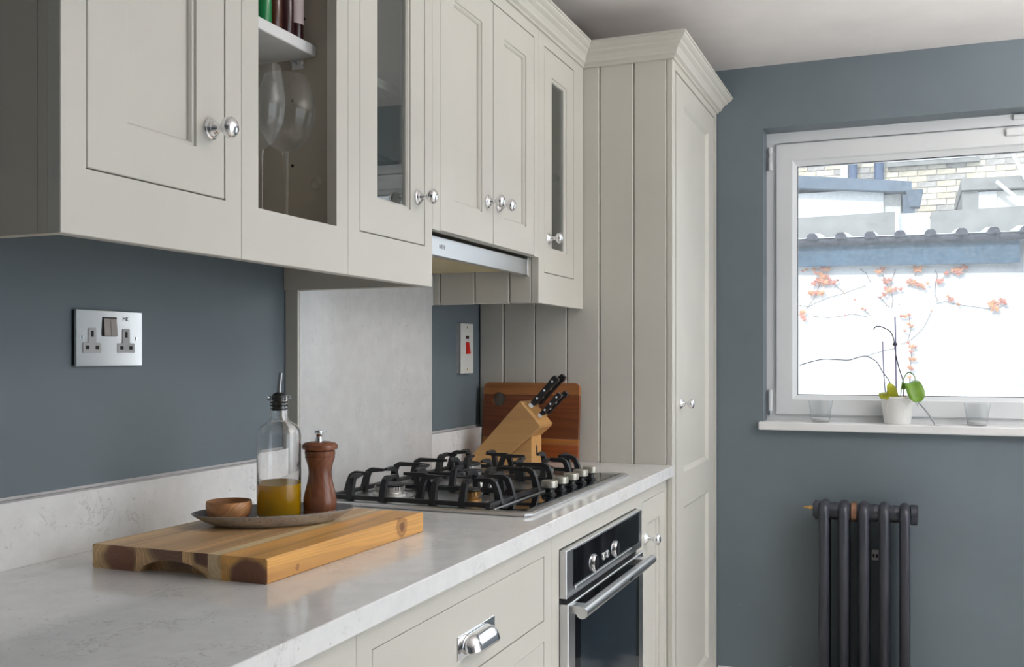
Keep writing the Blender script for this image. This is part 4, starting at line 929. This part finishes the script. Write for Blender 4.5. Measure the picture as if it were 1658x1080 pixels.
LF = [(.68,1.787,8),(.701,1.795,9),(.747,1.794,12),(.805,1.798,22),(.83,1.794,18),(.763,1.772,12),(.793,1.753,22),(.822,1.748,16),(.751,1.707,18),(.78,1.719,24),(.805,1.714,24),(.834,1.713,20),(.867,1.708,16),(.887,1.723,9),(.73,1.647,18),(.759,1.646,18),(.793,1.645,20),(.68,1.526,18),(.676,1.504,18),(.688,1.482,12),(1.125,1.769,18),(1.149,1.783,16),(1.165,1.708,20),(1.189,1.716,14),(1.169,1.661,16),(1.189,1.653,20),(1.22,1.656,16),(1.252,1.659,12),(1.157,1.628,14),(1.137,1.612,9),(1.337,1.778,22),(1.357,1.774,22),(1.302,1.704,18),(1.322,1.695,18),(1.349,1.682,18),(1.368,1.677,16),(1.403,1.689,10),(1.384,1.66,8),(1.464,1.696,18),(1.476,1.704,14),(1.506,1.748,14),(1.552,1.763,20),(1.57,1.75,22),(1.582,1.766,14),(1.604,1.78,18),(1.514,1.611,9),(1.529,1.59,18),(1.57,1.561,10),(1.753,1.561,22),(1.76,1.536,24),(1.782,1.56,12),(1.804,1.576,18),(1.819,1.56,10),(.989,1.602,8),(1.033,1.546,9),(1.05,1.537,8),(.932,1.505,7),(1.244,1.567,5),(1.256,1.495,12),(1.279,1.495,12),(1.299,1.503,10),(1.299,1.449,12),(1.314,1.434,12),(1.275,1.407,10),(1.295,1.335,9),(1.314,1.31,16),(1.333,1.308,12),(1.31,1.281,12),(1.306,1.235,13),(1.326,1.235,14),(1.302,1.185,14),(1.314,1.176,12),(1.302,1.126,12),(1.426,1.526,5),(.928,1.642,6)]
LS = [(0, 0), (.35, .10), (.75, -.10), (.55, -.35), (.95, -.60), (.35, -.65), (0, -1.15), (-.35, -.65), (-.95, -.60), (-.55, -.35), (-.75, -.10), (-.35, .10)]
for x, z, s in LF:
    if z > 1.80: z = 1.80
    k = s*.0016; a_ = random.uniform(-.7, .7); bm = BM(); y = 6.475
    V = [bm.verts.new((x+k*(p*math.cos(a_)-(q+.5)*math.sin(a_)), y-abs(p)*k*.35+random.uniform(-.002, .002), z+k*(p*math.sin(a_)+(q+.5)*math.cos(a_)))) for p, q in LS]
    c0 = bm.verts.new((x, y-.008, z))
    for i in range(len(V)): bm.faces.new((c0, V[i], V[(i+1) % len(V)]))
    obj('leaf', bm, 'vleaf' if random.random() < .6 else 'vleaf2', cr)
# parapet wall and gap panel
pw = thing('parapet_wall', 'weathered grey cement parapet behind the corrugated roof', 'wall', (1, 9, 0))
obj('left_run', sl_prism(BM(), -2.2, 1.205, -.02, 2.43, -.02, 2.477, 9.0, 9.2), 'parapet', pw)
obj('right_run', sl_prism(BM(), 1.465, 4.6, -.02, 2.462, -.02, 2.50, 9.0, 9.2), 'parapet', pw)
obj('pale_panel', B(1.215, 1.455, 9.04, 9.14, -.02, 2.462), 'roofblue' if False else 'render', pw)
obj('post', B(1.186, 1.214, 8.96, 9.0, -.02, 2.50), 'render', pw)
# neighbouring white extension
ne = thing('white_extension', 'white rendered extension with a blue grey roof edge beyond the parapet', 'building', (0, 12, 0))
obj('wall', B(-3.5, 1.02, 12.05, 13.6, -.02, 3.16), 'render', ne)
obj('wall', B(1.02, 1.20, 12.10, 13.6, -.02, 3.10), 'mortar', ne)
obj('roof_edge', sl_prism(BM(), -3.8, 1.317, 3.60, 3.82, 3.085, 3.20, 11.9, 13.6), 'roofblue', ne)
hb = obj('hopper', BM(), 'roofblue', ne)
bm = BM(); v = [bm.verts.new(p) for p in ((1.30, 11.8, 2.905), (1.40, 11.8, 2.905), (1.40, 12.0, 2.905), (1.30, 12.0, 2.905), (1.255, 11.78, 3.09), (1.435, 11.78, 3.09), (1.435, 12.02, 3.09), (1.255, 12.02, 3.09))]
for f in ((0, 1, 2, 3), (4, 7, 6, 5), (0, 4, 5, 1), (1, 5, 6, 2), (2, 6, 7, 3), (3, 7, 4, 0)): bm.faces.new([v[i] for i in f])
box(bm, 1.225, 1.35, 11.85, 11.98, -.02, 3.05)
off = Vector(ne.location)
for vv in bm.verts: vv.co -= off
bm.to_mesh(hb.data); bm.free()
ns = thing('grey_outbuilding', 'flat roofed outbuilding with a dark roof edge at the right of the window view', 'building', (2.3, 12, 0))
obj('roof_edge', sl_prism(BM(), 1.82, 4.2, 3.07, 3.20, 3.04, 3.14, 11.9, 13.8), 'parapet', ns)
obj('corner_pier', B(1.83, 1.99, 11.95, 13.7, -.02, 3.06), 'parapet', ns)
obj('wall', B(1.99, 2.17, 11.97, 13.7, -.02, 3.05), 'render', ns); obj('wall', B(2.17, 4.1, 12.0, 13.7, -.02, 3.05), 'mortar', ns)
obj('waste_pipe', tube(BM(), [(2.155, 11.82, 3.13), (2.41, 11.80, 2.885), (2.43, 11.80, 2.0)], .022, 10), 'upvc', ns, True)
obj('waste_pipe', tube(BM(), [(2.28, 11.86, 3.50), (2.45, 11.86, 3.13)], .022, 10), 'upvc', ns, True)
# brick house
HYb = 14.0
hs = thing('brick_house', 'tall terraced house of pale stock brick behind the low roofs', 'house', (1, HYb, 0))
obj('mortar_wall', B(-4, 6, HYb+.012, HYb+.3, -.02, 6.5), 'mortar', hs)
bmeshes = []
for nm in ('brick_a', 'brick_b', 'brick_c'):
    bm = BM(); box(bm, -.108, .108, -.012, .02, -.033, .033); off = None
    me = bpy.data.meshes.new('brick'); bmesh.ops.recalc_face_normals(bm, faces=bm.faces); bm.to_mesh(me); bm.free(); me.materials.append(M[nm]); bmeshes.append(me)
# window lintel and frame zone: x 1.05..2.02, z 3.78..3.95 (white)
def clear(x, z): return not (1.02 < x < 2.13 and 3.80 < z < 4.6)
cnt = 0; row = 0; z = 3.10
far = BM()
while z < 6.4:
    x = -3.9+(.115 if row % 2 else 0)
    while x < 5.9:
        if clear(x, z):
            vis = .0 < x < 2.95 and 3.12 < z < 4.06
            if vis and cnt < 290:
                b_ = bpy.data.objects.new('brick', random.choice(bmeshes)); C.objects.link(b_); b_.parent = hs
                b_.location = (x-1, random.uniform(-.006, .004), z); cnt += 1
            elif -1.2 < x < 4.2 and z < 4.6: box(far, x-.108, x+.108, HYb-.012, HYb+.02, z-.033, z+.033)
        x += .23
    z += .078; row += 1
f_ = obj('far_bricks', far, 'brick_a', hs); f_['kind'] = 'stuff'
wf = obj('window', B(1.05, 2.08, HYb-.05, HYb+.03, 3.80, 3.90), 'upvc', hs)
obj('pane', B(1.10, 2.03, HYb-.01, HYb+.01, 3.92, 4.55), 'ovenglass', wf)
obj('sill', B(1.02, 2.12, HYb-.10, HYb-.0, 3.735, 3.785), 'parapet', hs)
for x, r in ((.60, .055), (.92, .06)): obj('downpipe', tube(BM(), [(x, HYb-.09, 0), (x, HYb-.09, 6)], r, 12), 'pipeblue', hs, True)
obj('painted_strip', B(.44, .53, HYb-.04, HYb+.0, 2.5, 6), 'upvc', hs)
